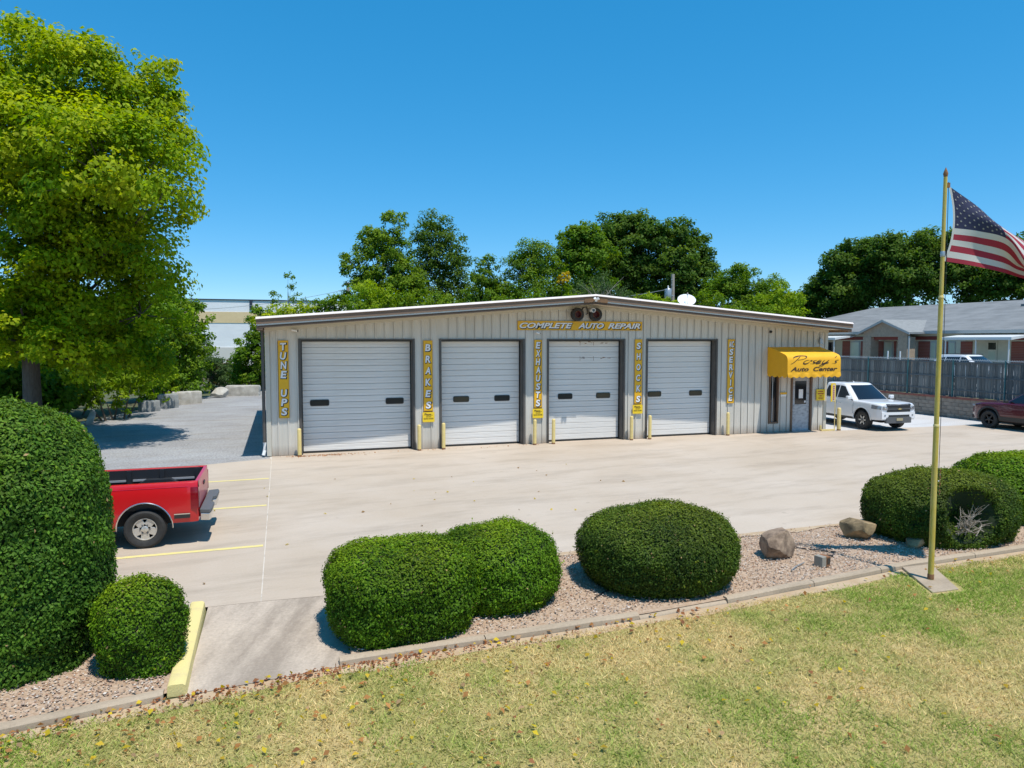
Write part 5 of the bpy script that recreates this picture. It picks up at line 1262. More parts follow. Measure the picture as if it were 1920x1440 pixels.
for r in range(9):
    for c_ in range(6 if r % 2 == 0 else 5):
        s = (0.4 / 12) * (1 + 2 * c_ + (0 if r % 2 == 0 else 1)); t = (7 / 13) * (r + 1) / 10
        p = flag_pt(s, t); du = (flag_pt(s + .01, t) - p).normalized(); dv = (flag_pt(s, t + .01) - p).normalized(); nn = du.cross(dv).normalized()
        for sg in (-1, 1):
            pts = []
            for k in range(10):
                a = 2 * math.pi * k / 10; rr = 0.019 if k % 2 == 0 else 0.008; pts.append(p + (dv * -math.cos(a) + du * math.sin(a)) * rr + nn * 0.004 * sg)
            stb.add(pts, [tuple(range(10))])
stb.build('stars', 'star_grey', fl)
hd = MB(); hd.grid([[tuple(flag_pt(0, k / 16) + Vector((dx, 0, 0))) for dx in (-0.03, 0.004)] for k in range(17)]); hd.build('heading', 'flag_white', fl)
# ground light box, cable, sprinkler head
o = thing('spotlight_box', 'small rust streaked grey floodlight box on the pebbles', 'light', (8.66, -14.28, 0.03), rad(10))
MB().box((-.10, -.07, 0.0), (.0, .09, 0.17)).build('housing', 'grey_box', o, bevel=0.008)
MB().box((0.0005, -.075, 0.0), (0.085, .09, 0.165)).build('lens_face', 'rust', o, bevel=0.006)
MB().box((0.01, -.082, 0.05), (0.075, -.076, 0.14)).build('glass', 'dark_glass', o)
pts = [(8.75, -14.1, .05), (8.95, -13.85, .055), (9.15, -13.95, .05), (9.35, -13.80, .055), (9.15, -13.62, .05), (8.9, -13.4, .055), (9.05, -13.1, .05)]
tag(MB().tube(pts, 0.012, 6).build('cable', 'cable', smooth=60), 'black cable curled on the pebbles near the floodlight box', 'cable')
pts = [(4.55, -14.5, .05), (4.75, -14.35, .055), (4.95, -14.25, .05), (5.15, -14.05, .055)]
tag(MB().tube(pts, 0.009, 6).build('cable', 'cable', smooth=60), 'short black hose on pebbles beside the round shrub', 'cable')
pts = [(8.0, -14.35, .05), (8.2, -14.22, .055), (8.45, -14.10, .05)]
tag(MB().tube(pts, 0.009, 6).build('cable', 'chain', smooth=60), 'pale thin cable on pebbles in front of the jagged boulder', 'cable')
# ================================================================== CLIPPED SHRUBS
def shrub_grid(a, b, h, p, base, sq, rot, seed, lump=0.035, nth=88, nz=44, hole=None):
    V = []
    for k in range(nz + 1):
        q = k / nz; q = q if q < .4 else .4 + .6 * math.sin((q - .4) / .6 * math.pi / 2)
        rho = base + (1 - base) * math.sin(min(q / .4, 1) * math.pi / 2) if q < .4 else max(0.0, 1 - ((q - .4) / .6) ** p) ** (1 / p)
        for i in range(nth):
            t = 2 * math.pi * i / nth; cx, sx = math.cos(t), math.sin(t); r = (abs(cx) ** sq + abs(sx) ** sq) ** (-1 / sq)
            P = Vector((a * r * cx * rho, b * r * sx * rho, q * h))
            n_ = Vector((cx * rho / a, sx * rho / b, max(0, q - .4) * 1.6 / h + 0.05)).normalized()
            P = P + n_ * (lump * 1.9 * mnoise.noise(P * 2.2 + Vector((seed, 0, 0))) + lump * mnoise.noise(P * 5.5 + Vector((0, seed, 0))) + lump * .7 * mnoise.noise(P * 11 + Vector((0, 0, seed))))
            if hole:
                hc, hr, dep = hole; d = (P - Vector(hc)).length / hr
                if d < 1: P = P - Vector((n_.x, n_.y, n_.z)) * dep * (1 - d * d) ** 0.6
            V.append(Vector((P.x * math.cos(rot) - P.y * math.sin(rot), P.x * math.sin(rot) + P.y * math.cos(rot), max(P.z, 0.0))))
    F_ = [(k * nth + i, k * nth + (i + 1) % nth, (k + 1) * nth + (i + 1) % nth, (k + 1) * nth + i) for k in range(nz) for i in range(nth)]
    return V, F_
def sample_faces(V, F_, n, rng):
    A = np.array([tuple(v) for v in V]); Q = np.array(F_); p0, p1, p2, p3 = A[Q[:, 0]], A[Q[:, 1]], A[Q[:, 2]], A[Q[:, 3]]
    nr = np.cross(p2 - p0, p3 - p1); ar = np.linalg.norm(nr, axis=1) + 1e-12; nr = nr / ar[:, None]
    idx = rng.choice(len(Q), n, p=ar / ar.sum()); u = rng.random((n, 1)); v = rng.random((n, 1))
    P = p0[idx] * (1 - u) * (1 - v) + p1[idx] * u * (1 - v) + p2[idx] * u * v + p3[idx] * (1 - u) * v
    return P, nr[idx], ar.sum() / 2
def clipped(name, label, lobes, dens, leaf, pal, seed, hole=None, twigs=False, spots=()):
    """lobes: (x,y,a,b,h,p,base,sq,rot)"""
    rng = np.random.default_rng(seed); cx = np.mean([l[0] for l in lobes]); cy = np.mean([l[1] for l in lobes])
    o = thing(name, label, 'shrub', (cx, cy, 0))
    PP, NN, CC = [], [], []
    core = MB()
    for li, (x, y, a, b, h, p, base, sq, rot) in enumerate(lobes):
        V, F_ = shrub_grid(a, b, h, p, base, sq, rot, seed + li, hole=hole if li == 0 else None)
        off = Vector((x - cx, y - cy, 0)); V = [v + off for v in V]
        ctr = off + Vector((0, 0, h * .4))
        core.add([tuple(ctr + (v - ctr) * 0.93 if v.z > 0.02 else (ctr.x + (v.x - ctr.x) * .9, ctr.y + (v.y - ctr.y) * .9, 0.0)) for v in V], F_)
        P, Nn, ar = sample_faces(V, F_, 1000, rng); n = int(ar * 1.35 * dens); P, Nn, _ = sample_faces(V, F_, n, rng)
        dep = rng.random(n) ** 1.6 * 0.11 - 0.028 * (rng.random(n) ** 3) * 1.6
        P = P - Nn * dep[:, None]
        for lj, l2 in enumerate(lobes):     # drop leaves buried inside the other lobe
            if lj == li: continue
            q = np.clip(P[:, 2] / l2[4], 0, 1); rho = np.where(q < .4, .95, np.maximum(0, 1 - ((q - .4) / .6) ** l2[5]) ** (1 / l2[5])) * .90
            dx, dy = (P[:, 0] + cx - l2[0]), (P[:, 1] + cy - l2[1]); ca, sa = math.cos(-l2[8]), math.sin(-l2[8])
            ex, ey = (dx * ca - dy * sa) / l2[2], (dx * sa + dy * ca) / l2[3]
            keep = (np.abs(ex) ** l2[7] + np.abs(ey) ** l2[7]) ** (1 / l2[7]) > rho; P, Nn, dep = P[keep], Nn[keep], dep[keep]
        if hole and li == 0:
            ca, sa = math.cos(rot), math.sin(rot); hc = np.array([hole[0][0] * ca - hole[0][1] * sa, hole[0][0] * sa + hole[0][1] * ca, hole[0][2]]) + np.array(off)
            d = np.linalg.norm(P - hc, axis=1) / hole[1]; keep = (d > 0.98) | (rng.random(len(P)) < 0.05); P, Nn, dep = P[keep], Nn[keep], dep[keep]
        PP.append(P); NN.append(Nn); CC.append(dep)
    P = np.vstack(PP); Nn = np.vstack(NN); dep = np.concatenate(CC); n = len(P)
    nor = unit(Nn * 1.1 + rng.normal(scale=0.42, size=(n, 3)) + np.array([0, 0, .30]))
    mixv = np.clip(0.5 + 0.45 * wob(P, seed, 3.0) + 0.35 * wob(P, seed + 1, 9.0) + rng.normal(scale=.22, size=n), 0, 1)
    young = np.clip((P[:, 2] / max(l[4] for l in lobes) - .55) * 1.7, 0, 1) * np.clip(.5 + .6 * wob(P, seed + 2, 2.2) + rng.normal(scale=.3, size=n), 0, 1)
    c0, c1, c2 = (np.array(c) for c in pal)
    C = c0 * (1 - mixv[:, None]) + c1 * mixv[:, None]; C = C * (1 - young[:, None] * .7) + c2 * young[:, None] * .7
    C *= rng.uniform(.65, 1.3, size=(n, 1)) * (1 + .22 * wob(P, seed + 5, 2.0) + .15 * wob(P, seed + 6, 7.0))[:, None]
    dead = rng.random(n) < 0.003
    for sx, sy, sz, sr in spots: dead |= (np.linalg.norm(P - np.array([sx - cx, sy - cy, sz]), axis=1) < sr) & (rng.random(n) < .7)
    C[dead] = np.array([.50, .33, .15])
    # stray shoots that escaped the shears
    ns = max(60, n // 450); k_ = rng.integers(0, n, ns); k_ = k_[dep[k_] < .03]
    if len(k_):
        rep = 5; sp = np.repeat(P[k_], rep, 0); sn = unit(np.repeat(Nn[k_] * .6 + np.array([0, 0, .8]) + rng.normal(scale=.3, size=(len(k_), 3)), rep, 0)); st_ = np.tile(np.linspace(.01, .075, rep), len(k_))[:, None]
        P = np.vstack([P, sp + sn * st_ * rng.uniform(.5, 1.2, (len(sp), 1)) + rng.normal(scale=.006, size=sp.shape)]); nor = np.vstack([nor, unit(rng.normal(size=sp.shape) + np.array([0, 0, .3]))])
        C = np.vstack([C, (c1 * .5 + c2 * .5) * rng.uniform(.8, 1.3, (len(sp), 1))])
    n = len(P)
    me = leaves(P, nor, leaf * rng.uniform(.7, 1.3, n), C, 'foliage', 'leaf_bush', 0.55, rng)
    link('foliage', me, o)
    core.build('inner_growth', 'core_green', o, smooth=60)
    st = MB(); rs = random.Random(seed)
    for l in lobes:
        for k in range(3): st.tube([(l[0] - cx + rs.uniform(-.1, .1), l[1] - cy + rs.uniform(-.1, .1), -.04), (l[0] - cx + rs.uniform(-.3, .3), l[1] - cy + rs.uniform(-.3, .3), l[4] * .7)], [.04, .02], 6)
    st.build('stem', 'bark', o, smooth=50)
    if twigs and hole:
        tw = MB(); l = lobes[0]; ca, sa = math.cos(l[8]), math.sin(l[8]); hc = Vector((hole[0][0] * ca - hole[0][1] * sa, hole[0][0] * sa + hole[0][1] * ca, hole[0][2])) + Vector((l[0] - cx, l[1] - cy, 0))
        inw = Vector((-hc.x, -hc.y, 0)).normalized()
        for k in range(26):
            s = hc + inw * rs.uniform(.10, .42) + Vector((rs.uniform(-.25, .25), rs.uniform(-.1, .1), -.30 + rs.uniform(-.1, .1))); e = hc - inw * rs.uniform(-.08, .13) + Vector((rs.uniform(-.36, .36), rs.uniform(-.05, .05), rs.uniform(-.25, .22)))
            mid = s.lerp(e, .5) + Vector((rs.uniform(-.08, .08),) * 3); tw.tube([s, mid, e], [.011, .007, .003], 5)
            for _ in range(2):
                e2 = mid + Vector((rs.uniform(-.16, .16), rs.uniform(-.12, .12), rs.uniform(.02, .18))); tw.tube([mid, e2], [.005, .002], 4)
        tw.build('bare_twigs', 'twig', o)
    return o
GA = ((0.044, 0.110, 0.005), (0.125, 0.250, 0.008), (0.320, 0.400, 0.012))
GB = ((0.034, 0.072, 0.009), (0.095, 0.155, 0.014), (0.240, 0.265, 0.022))
GC = ((0.040, 0.104, 0.010), (0.125, 0.250, 0.024), (0.240, 0.340, 0.030))
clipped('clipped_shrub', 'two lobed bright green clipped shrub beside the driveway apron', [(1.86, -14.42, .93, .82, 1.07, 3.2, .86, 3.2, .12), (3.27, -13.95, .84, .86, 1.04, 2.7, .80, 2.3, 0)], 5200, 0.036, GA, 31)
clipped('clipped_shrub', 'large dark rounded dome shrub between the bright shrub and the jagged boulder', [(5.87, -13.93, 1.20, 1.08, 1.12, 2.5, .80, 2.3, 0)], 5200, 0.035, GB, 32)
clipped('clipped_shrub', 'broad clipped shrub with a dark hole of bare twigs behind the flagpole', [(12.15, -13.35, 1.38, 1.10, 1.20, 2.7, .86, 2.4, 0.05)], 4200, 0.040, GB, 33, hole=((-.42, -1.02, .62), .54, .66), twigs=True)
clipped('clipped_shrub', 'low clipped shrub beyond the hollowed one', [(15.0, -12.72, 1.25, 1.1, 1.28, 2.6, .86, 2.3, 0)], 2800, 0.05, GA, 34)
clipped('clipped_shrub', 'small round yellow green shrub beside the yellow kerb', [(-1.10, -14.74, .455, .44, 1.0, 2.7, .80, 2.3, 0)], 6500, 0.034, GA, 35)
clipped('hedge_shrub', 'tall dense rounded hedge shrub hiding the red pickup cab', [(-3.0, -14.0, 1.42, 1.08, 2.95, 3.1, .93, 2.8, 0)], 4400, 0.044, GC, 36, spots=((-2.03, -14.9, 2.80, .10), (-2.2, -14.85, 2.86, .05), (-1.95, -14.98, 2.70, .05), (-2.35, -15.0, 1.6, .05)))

# ================================================================== TREES
TALLY = [0]
def tree(name, label, base, trunk_r, lobes, leaf, dens, pal, seed, cat='tree', group=None, trunk=True, m='leaf_tree', clus=0.34, inner=0.35, droop=0.6, fork=None, lean=(0, 0), flat=0.75, bare=0, yellow=0.0):
    rng = np.random.default_rng(seed); rs = random.Random(seed)
    o = thing(name, label, cat, base, 0, group); B = np.array(base)
    L = [(np.array(l[:3]) - B, l[3]) for l in lobes]
    P_, N_, C_, S_, tips = [], [], [], [], []
    c0, c1, c2 = (np.array(c) for c in pal)
    for li, (c, r) in enumerate(L):
        nc = max(8, int(27 * (r / (clus * 2.2)) ** 1.4)); nc = min(nc, 260)
        d = unit(rng.normal(size=(nc, 3))); d[:, 2] = np.where(d[:, 2] < -.55, -d[:, 2], d[:, 2])
        rr = r * np.where(rng.random(nc) < inner, rng.uniform(.25, .75, nc), rng.uniform(.74, 1.16, nc))
        ctr = c + d * rr[:, None] * np.array([1, 1, .92]); cr_ = clus * rng.uniform(.65, 1.35, nc) * min(1.25, max(.55, r / 1.6))
        for k in range(nc):
            if ctr[k][2] + B[2] < 0.15: continue
            nl = max(8, int(1.3 * dens * cr_[k] ** 2 / clus ** 2)); e = rng.normal(size=(nl, 3)); e /= np.maximum(np.linalg.norm(e, axis=1, keepdims=True), 1e-6); e *= rng.random((nl, 1)) ** .5
            q = ctr[k] + e * cr_[k] * np.array([1, 1, flat])
            P_.append(q); nn = unit(d[k] * .6 + np.array([0, 0, .55]) + e * .5 + rng.normal(scale=.55, size=(nl, 3))); N_.append(nn)
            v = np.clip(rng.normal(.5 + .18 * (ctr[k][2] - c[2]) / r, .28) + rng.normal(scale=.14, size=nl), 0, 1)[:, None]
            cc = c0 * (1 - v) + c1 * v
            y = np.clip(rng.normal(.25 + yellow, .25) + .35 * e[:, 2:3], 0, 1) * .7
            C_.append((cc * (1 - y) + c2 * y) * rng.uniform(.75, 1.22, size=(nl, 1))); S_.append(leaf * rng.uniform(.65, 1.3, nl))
            if rs.random() < .25: tips.append((li, ctr[k]))
    P = np.vstack(P_); N = np.vstack(N_); C = np.vstack(C_); S = np.concatenate(S_)
    TALLY[0] += len(P)
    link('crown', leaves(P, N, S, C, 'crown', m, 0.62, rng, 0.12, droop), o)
    if trunk:
        tb = MB(); top = max(l[0][2] for l in L); fk = fork if fork is not None else min(l[0][2] for l in L) * .8
        tp = Vector((lean[0], lean[1], fk)); fl_ = trunk_r * 1.35
        tb.tube([(0, 0, -.1), (lean[0] * .05, lean[1] * .05, trunk_r), (lean[0] * .5, lean[1] * .5, fk * .5), tp], [fl_, trunk_r, trunk_r * .86, trunk_r * .78], 12)
        mean = Vector(np.mean([l[0] for l in L], axis=0)); hi = Vector((mean.x, mean.y, lerp(fk, top, .8)))
        tb.tube([tp, tp.lerp(hi, .5) + Vector((rs.uniform(-.3, .3), rs.uniform(-.3, .3), 0)), hi], [trunk_r * .76, trunk_r * .42, trunk_r * .12], 9)
        for (c, r) in L:
            c = Vector(c); st_ = tp.lerp(hi, max(0, min(.75, (c.z - fk) / max(.5, top - fk) * .8 - .15))); md = st_.lerp(c, .55) + Vector((0, 0, -.10 * (c - st_).length))
            tb.tube([st_, md, c], [trunk_r * .34, trunk_r * .2, trunk_r * .08], 7)
        for li, tpz in tips[:160]:
            c = Vector(L[li][0]); tb.tube([c, c.lerp(Vector(tpz), .6) + Vector((0, 0, -.06)), Vector(tpz)], [trunk_r * .08, trunk_r * .045, .006], 4)
        tb.build('trunk', 'bark', o, smooth=50)
    else:
        tb = MB()
        for (c, r) in L: tb.tube([(c[0] * .5 + rs.uniform(-.2, .2), c[1] * .5, -B[2] * 0 - .05), tuple(c)], [.05, .015], 6)
        tb.build('stem', 'bark', o, smooth=50)
    if bare:
        bt = MB(); mean = Vector(np.mean([l[0] for l in L], axis=0))
        for k in range(bare):
            s = mean + Vector((rs.uniform(-1, 1), rs.uniform(-1, 1), rs.uniform(-1, .3))); e = s + Vector((rs.uniform(-1.4, 1.4), rs.uniform(-.8, .8), rs.uniform(.6, 2.0))); md = s.lerp(e, .5) + Vector((rs.uniform(-.2, .2), 0, .1))
            bt.tube([s, md, e], [.03, .018, .006], 5)
        bt.build('bare_branches', 'twig', o)
    return o
PM = ((0.090, 0.190, 0.005), (0.270, 0.390, 0.008), (0.580, 0.570, 0.014))     # sunny maple
PD = ((0.040, 0.095, 0.014), (0.100, 0.185, 0.022), (0.170, 0.245, 0.028))     # dark oak
PG = ((0.060, 0.140, 0.012), (0.140, 0.255, 0.018), (0.240, 0.320, 0.020))     # mid green
PY = ((0.100, 0.200, 0.012), (0.230, 0.350, 0.016), (0.380, 0.450, 0.020))     # lime
PB = ((0.045, 0.090, 0.028), (0.085, 0.145, 0.045), (0.130, 0.190, 0.060))     # greyish
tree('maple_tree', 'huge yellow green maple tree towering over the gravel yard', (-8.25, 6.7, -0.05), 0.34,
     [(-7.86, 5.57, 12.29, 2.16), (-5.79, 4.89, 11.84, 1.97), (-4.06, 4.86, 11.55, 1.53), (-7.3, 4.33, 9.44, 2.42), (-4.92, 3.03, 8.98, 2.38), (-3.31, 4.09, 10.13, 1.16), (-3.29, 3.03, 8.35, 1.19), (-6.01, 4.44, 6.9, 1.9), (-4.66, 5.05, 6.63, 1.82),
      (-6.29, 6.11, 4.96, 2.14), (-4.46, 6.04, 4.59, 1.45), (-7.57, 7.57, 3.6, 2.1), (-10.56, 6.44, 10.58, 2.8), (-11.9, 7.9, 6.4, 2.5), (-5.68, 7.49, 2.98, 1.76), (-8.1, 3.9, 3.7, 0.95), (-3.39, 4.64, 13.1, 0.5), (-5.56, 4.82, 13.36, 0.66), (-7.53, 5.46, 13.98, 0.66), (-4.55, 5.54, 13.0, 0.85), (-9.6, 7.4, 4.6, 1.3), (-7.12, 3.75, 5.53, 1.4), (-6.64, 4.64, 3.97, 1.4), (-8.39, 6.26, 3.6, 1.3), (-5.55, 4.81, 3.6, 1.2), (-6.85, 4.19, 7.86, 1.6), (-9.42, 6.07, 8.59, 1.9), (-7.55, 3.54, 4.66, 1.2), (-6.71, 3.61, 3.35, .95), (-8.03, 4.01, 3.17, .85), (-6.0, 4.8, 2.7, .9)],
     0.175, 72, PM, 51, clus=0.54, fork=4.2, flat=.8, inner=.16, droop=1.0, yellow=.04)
BK = 'trees behind the shop'
tree('sapling', 'bright lime maple sapling thicket by the leaning stone', (-7.0, 13.2, -.05), .06, [(-7.5, 12.28, 1.82, 0.9), (-6.59, 13.56, 1.61, 1.04), (-5.96, 14.41, 1.16, 0.89), (-7.09, 12.67, 0.82, 0.86), (-6.1, 13.4, 2.1, 0.74), (-7.87, 12.4, 0.99, 0.66)], .17, 46, PY, 52, 'shrub', trunk=False, clus=.36)
tree('sapling', 'lime green sapling over the shaded grey blocks', (-5.9, 18.8, -.05), .06, [(-6.1, 17.7, 1.77, 1.05), (-5.7, 19.5, 1.23, 0.90), (-6.0, 18.7, 0.7, 0.74)], .18, 46, PY, 53, 'shrub', trunk=False, clus=.36)
tree('understory_tree', 'mid green leafy tree at the end of the gravel yard behind the maple', (-6.0, 24.6, -.05), .16, [(-5.9, 24.82, 6.0, 1.3), (-4.9, 24.53, 4.8, 1.3), (-6.18, 23.95, 3.56, 2.1), (-4.8, 25.53, 3.1, 1.2), (-5.61, 24.81, 1.58, 1.82), (-6.91, 23.13, 4.19, 1.89), (-5.8, 24.87, 0.6, 1.32), (-7.28, 23.25, 1.68, 1.89)], .22, 44, PG, 54, clus=.46, fork=1.6, yellow=.15)
tree('small_tree', 'fine leaved greyish green small tree by the limestone blocks', (-4.2, 30.6, -.05), .10, [(-4.4, 30.69, 1.9, 1.1), (-4.8, 30.79, 2.9, 0.8), (-3.6, 31.47, 1.3, 0.9), (-5.07, 29.89, 1.35, 1.29), (-3.77, 30.52, 0.9, 1.05)], .16, 60, PB, 55, clus=.40, fork=.9)
tree('tall_shrub', 'green shrub rising against the far shop corner', (-1.2, 33.1, -.05), .08, [(-0.9, 32.86, 5.0, 1.15), (-1.5, 33.06, 3.0, 1.25), (-0.97, 32.77, 1.56, 1.79), (-2.36, 34.27, 0.9, 1.3), (-0.57, 33.69, 3.54, 1.62), (-1.38, 32.9, 0.6, 1.19)], .22, 46, PG, 56, 'shrub', trunk=False, clus=.45)
tree('thicket', 'dark shaded thicket under the maple crown', (-10.5, 15.8, -.05), .1, [(-9.89, 14.64, 1.61, 1.98), (-11.52, 15.17, 2.1, 2.23), (-8.72, 15.31, 2.31, 1.79), (-13.4, 15.78, 2.1, 2.23), (-16.24, 17.75, 2.31, 3.06), (-11.51, 18.32, 3.58, 1.89), (-7.42, 16.99, 3.31, 1.89), (-9.8, 10.6, 1.3, 1.5), (-8.6, 11.4, 1.2, 1.4), (-11.2, 10.0, 1.6, 1.6)], .26, 40, PG, 57, 'shrub', trunk=False, clus=.5)
tree('far_shrub', 'brownish low scrub before the warehouse wall', (-3.7, 37.4, -.05), .06, [(-4.68, 37.13, 0.5, 1.26), (-3.07, 36.61, 0.5, 1.18), (-3.58, 38.87, 1.36, 0.87)], .2, 40, ((.07, .06, .02), (.12, .10, .03), (.16, .09, .04)), 58, 'shrub', trunk=False, clus=.4)
def down(lobes, z0): return lobes
T = [
 ('willow_tree', 'wispy light green tree with bare limbs behind the short-armed pole', .22, [(10.29, 40.68, 13.93, 1.2), (8.02, 41.41, 12.3, 1.3), (9.36, 40.98, 11.59, 1.9), (7.0, 41.57, 10.17, 1.5), (10.02, 40.76, 9.23, 2.2), (8.41, 41.29, 7.57, 2.3), (11.13, 40.4, 7.33, 2.1), (9.3, 40.9, 5.2, 2.4)], .24, 32, PG, .25, 6),
 ('oak_tree', 'tall open crowned tree with visible dark limbs behind the shop', .26, [(14.91, 45.48, 14.38, 1.7), (14.0, 45.73, 12.6, 1.6), (16.4, 45.08, 13.0, 1.6), (14.89, 45.49, 10.78, 2.1), (17.0, 44.93, 10.78, 1.4), (13.8, 45.74, 8.45, 2.1), (16.9, 44.93, 8.19, 2.4), (15.2, 45.2, 6.0, 2.5)], .24, 34, PD, .15, 0),
 ('round_tree', 'short narrow dark green tree left of the yellow spotted one', .18, [(18.5, 40.11, 10.2, 1.15), (18.26, 40.19, 8.67, 1.45), (19.43, 39.81, 7.44, 1.7), (17.55, 40.42, 6.95, 1.5), (18.5, 40.1, 5.2, 1.9)], .22, 40, PG, 0, 0),
 ('elm_tree', 'rounded mid green tree with a yellow spot behind the shop sign', .22, [(22.7, 38.75, 11.1, 1.8), (21.53, 39.12, 9.89, 1.7), (24.1, 38.29, 10.0, 1.45), (22.7, 38.74, 8.18, 2.2), (20.83, 39.35, 7.44, 1.7), (25.05, 37.98, 7.44, 1.5), (22.8, 38.6, 5.5, 2.4)], .22, 42, PG, .12, 0),
 ('hackberry_tree', 'dark green tree shouldering the tallest oak on its left', .24, [(29.58, 44.92, 13.37, 1.9), (30.62, 44.59, 14.18, 1.6), (31.15, 44.41, 12.28, 2.4), (29.0, 45.0, 11.19, 1.9), (30.65, 44.58, 9.55, 2.7), (30.2, 44.6, 6.8, 3.0)], .31, 32, PG, 0, 0),
 ('oak_tree', 'tallest broad dark oak rising behind the shop ridge', .32, [(35.55, 47.19, 15.04, 2.3), (37.75, 46.47, 15.04, 2.2), (34.46, 47.54, 13.32, 2.5), (37.23, 46.64, 12.17, 3.3), (35.04, 47.35, 9.87, 3.2), (38.64, 46.18, 9.29, 3.2), (36.6, 46.7, 6.6, 3.4)], .33, 32, PD, 0, 0),
 ('oak_tree', 'dark oak with a notched crown behind the transformer pole', .28, [(40.81, 43.38, 15.03, 1.5), (39.48, 43.81, 14.0, 2.1), (42.18, 42.93, 13.07, 1.8), (40.59, 43.45, 11.39, 2.8), (43.6, 42.58, 11.7, 1.2), (42.24, 42.91, 9.43, 2.8), (41.3, 43.1, 6.6, 3.2)], .32, 32, PD, 0, 0),
 ('ash_tree', 'lower green tree sloping down right of the dark oaks', .2, [(43.85, 38.18, 9.65, 1.6), (45.13, 37.77, 9.39, 1.5), (43.12, 38.42, 7.79, 2.1), (45.68, 37.59, 7.52, 2.1), (47.45, 37.01, 8.4, 1.55), (45, 37.8, 5.4, 2.6), (48, 36.9, 6.2, 2.0)], .24, 42, PG, 0, 0),
 ('lime_tree', 'bright green low tree just above the right end of the shop roof', .14, [(43.15, 30.0, 7.2, 1.4), (44.3, 29.62, 6.5, 1.2), (42.03, 30.36, 6.5, 1.4), (43.2, 30, 4.8, 1.9)], .22, 42, PY, 0, 0),
 ('sprout_tree', 'slender leaning tree sprout above the left shop roof', .07, [(1.13, 39.45, 8.88, 0.45), (1.33, 39.38, 7.99, 0.41), (1.78, 39.23, 7.1, 0.54), (2.15, 39.12, 6.21, 0.81), (0.0, 39.6, 7.3, .34), (0.1, 39.6, 6.6, .4)], .18, 34, PG, .2, 0),
 ('poplar_tree', 'dim green tree at the left end of the far right wood', .2, [(57.51, 42.15, 8.25, 1.8), (56.39, 42.52, 7.65, 1.5), (58.67, 41.78, 7.36, 2.4), (57.4, 42, 5.2, 2.6), (54.2, 42.8, 6.6, 1.9), (52.4, 43, 5.6, 1.9)], .32, 31, PD, 0, 0),
 ('wood_tree', 'dark green oak over the left hip of the house roof', .28, [(58.48, 39.74, 11.59, 2.0), (60.38, 39.12, 12.74, 2.0), (59.91, 39.27, 9.87, 2.9), (58.01, 39.89, 8.71, 2.6), (62.14, 38.55, 9.29, 2.9), (60, 39.2, 6.4, 3.0)], .33, 31, PD, 0, 0),
 ('wood_tree', 'dark green oak directly behind the flagpole middle', .28, [(60.18, 34.98, 12.55, 1.9), (62.0, 34.39, 12.82, 2.0), (64.09, 33.71, 12.82, 1.9), (61.04, 34.7, 10.1, 3.0), (64.2, 33.67, 9.55, 3.0), (62.16, 34.34, 7.9, 2.8)], .32, 31, PD, .05, 0),
 ('wood_tree', 'dark green oak behind the lower edge of the flag', .28, [(64.91, 31.34, 12.58, 2.1), (66.99, 30.66, 11.3, 2.3), (65.54, 31.13, 9.39, 2.6), (68.12, 30.3, 8.59, 2.4)], .32, 30, PD, 0, 0),
 ('wood_tree', 'dark green oak beyond the fly end of the flag', .28, [(68.13, 28.19, 10.78, 2.3), (70.6, 27.55, 11.3, 2.6), (68.72, 28.0, 8.45, 2.6), (71.69, 27.03, 8.71, 3.1), (75, 26, 10.5, 3.2), (79, 25, 9.6, 3.2)], .33, 30, PD, 0, 0),
 ('scrub_tree', 'grey green twiggy shrub tree showing bare branches above the shop ridge', .12, [(26.21, 31.3, 7.99, 1.25), (24.51, 31.85, 7.4, 1.2), (27.7, 30.81, 7.6, 1.05), (26.2, 31.3, 5.6, 1.9)], .13, 46, PB, 0, 34),
 ('locust_tree', 'pale yellow green foliage mass above the BRAKES sign roofline', .14, [(7.25, 35.36, 6.77, 1.6), (8.89, 34.82, 6.55, 1.3), (5.8, 35.83, 6.2, 0.87), (7.6, 35.2, 4.4, 2.0)], .2, 42, PY, 0, 0),
 ('locust_tree', 'low lime foliage mound behind the shop ridge left slope', .14, [(10.53, 34.29, 6.12, 1.31), (13.01, 33.48, 6.12, 1.31), (15.06, 32.82, 5.91, 1.09), (13, 33.5, 4.2, 2.0)], .2, 42, PG, .2, 0),
 ('locust_tree', 'low green mound below the yellow spotted tree', .14, [(20.01, 31.21, 6.12, 1.31), (22.48, 30.41, 6.34, 1.22), (17.95, 31.88, 5.91, 1.22), (20.4, 31.1, 4.2, 2.2)], .2, 42, PG, .2, 0),
 ('locust_tree', 'lime green sprig mound beside the transformer can', .14, [(29.63, 30.19, 6.65, 1.13), (31.34, 29.63, 6.21, 0.99), (30.4, 29.9, 4.6, 1.7)], .2, 42, PY, .1, 0),
 ('locust_tree', 'low green mound right of the satellite dish', .14, [(34.74, 28.52, 6.3, 1.35), (36.88, 27.83, 5.76, 1.13), (39.02, 27.13, 5.54, 1.13), (36.8, 27.9, 4.2, 1.8)], .2, 42, PG, .2, 0),
 ('hedge_tree', 'yellowing hedge mass over the left roof corner', .10, [(0.26, 29.21, 5.4, 0.94), (-0.46, 29.45, 5.0, 0.94), (0.98, 31.08, 4.9, 1.17), (2.09, 30.72, 5.2, 1.05), (1, 30.5, 3.4, 1.6)], .2, 42, PM, .1, 0),
 ('hedge_tree', 'dark green hedge mass left of the short-armed pole', .10, [(3.31, 32.43, 5.55, 1.13), (4.47, 32.05, 5.75, 1.22), (5.24, 31.8, 6.2, 1.05), (4.4, 32.1, 4.0, 1.8)], .2, 42, PG, 0, 0)]
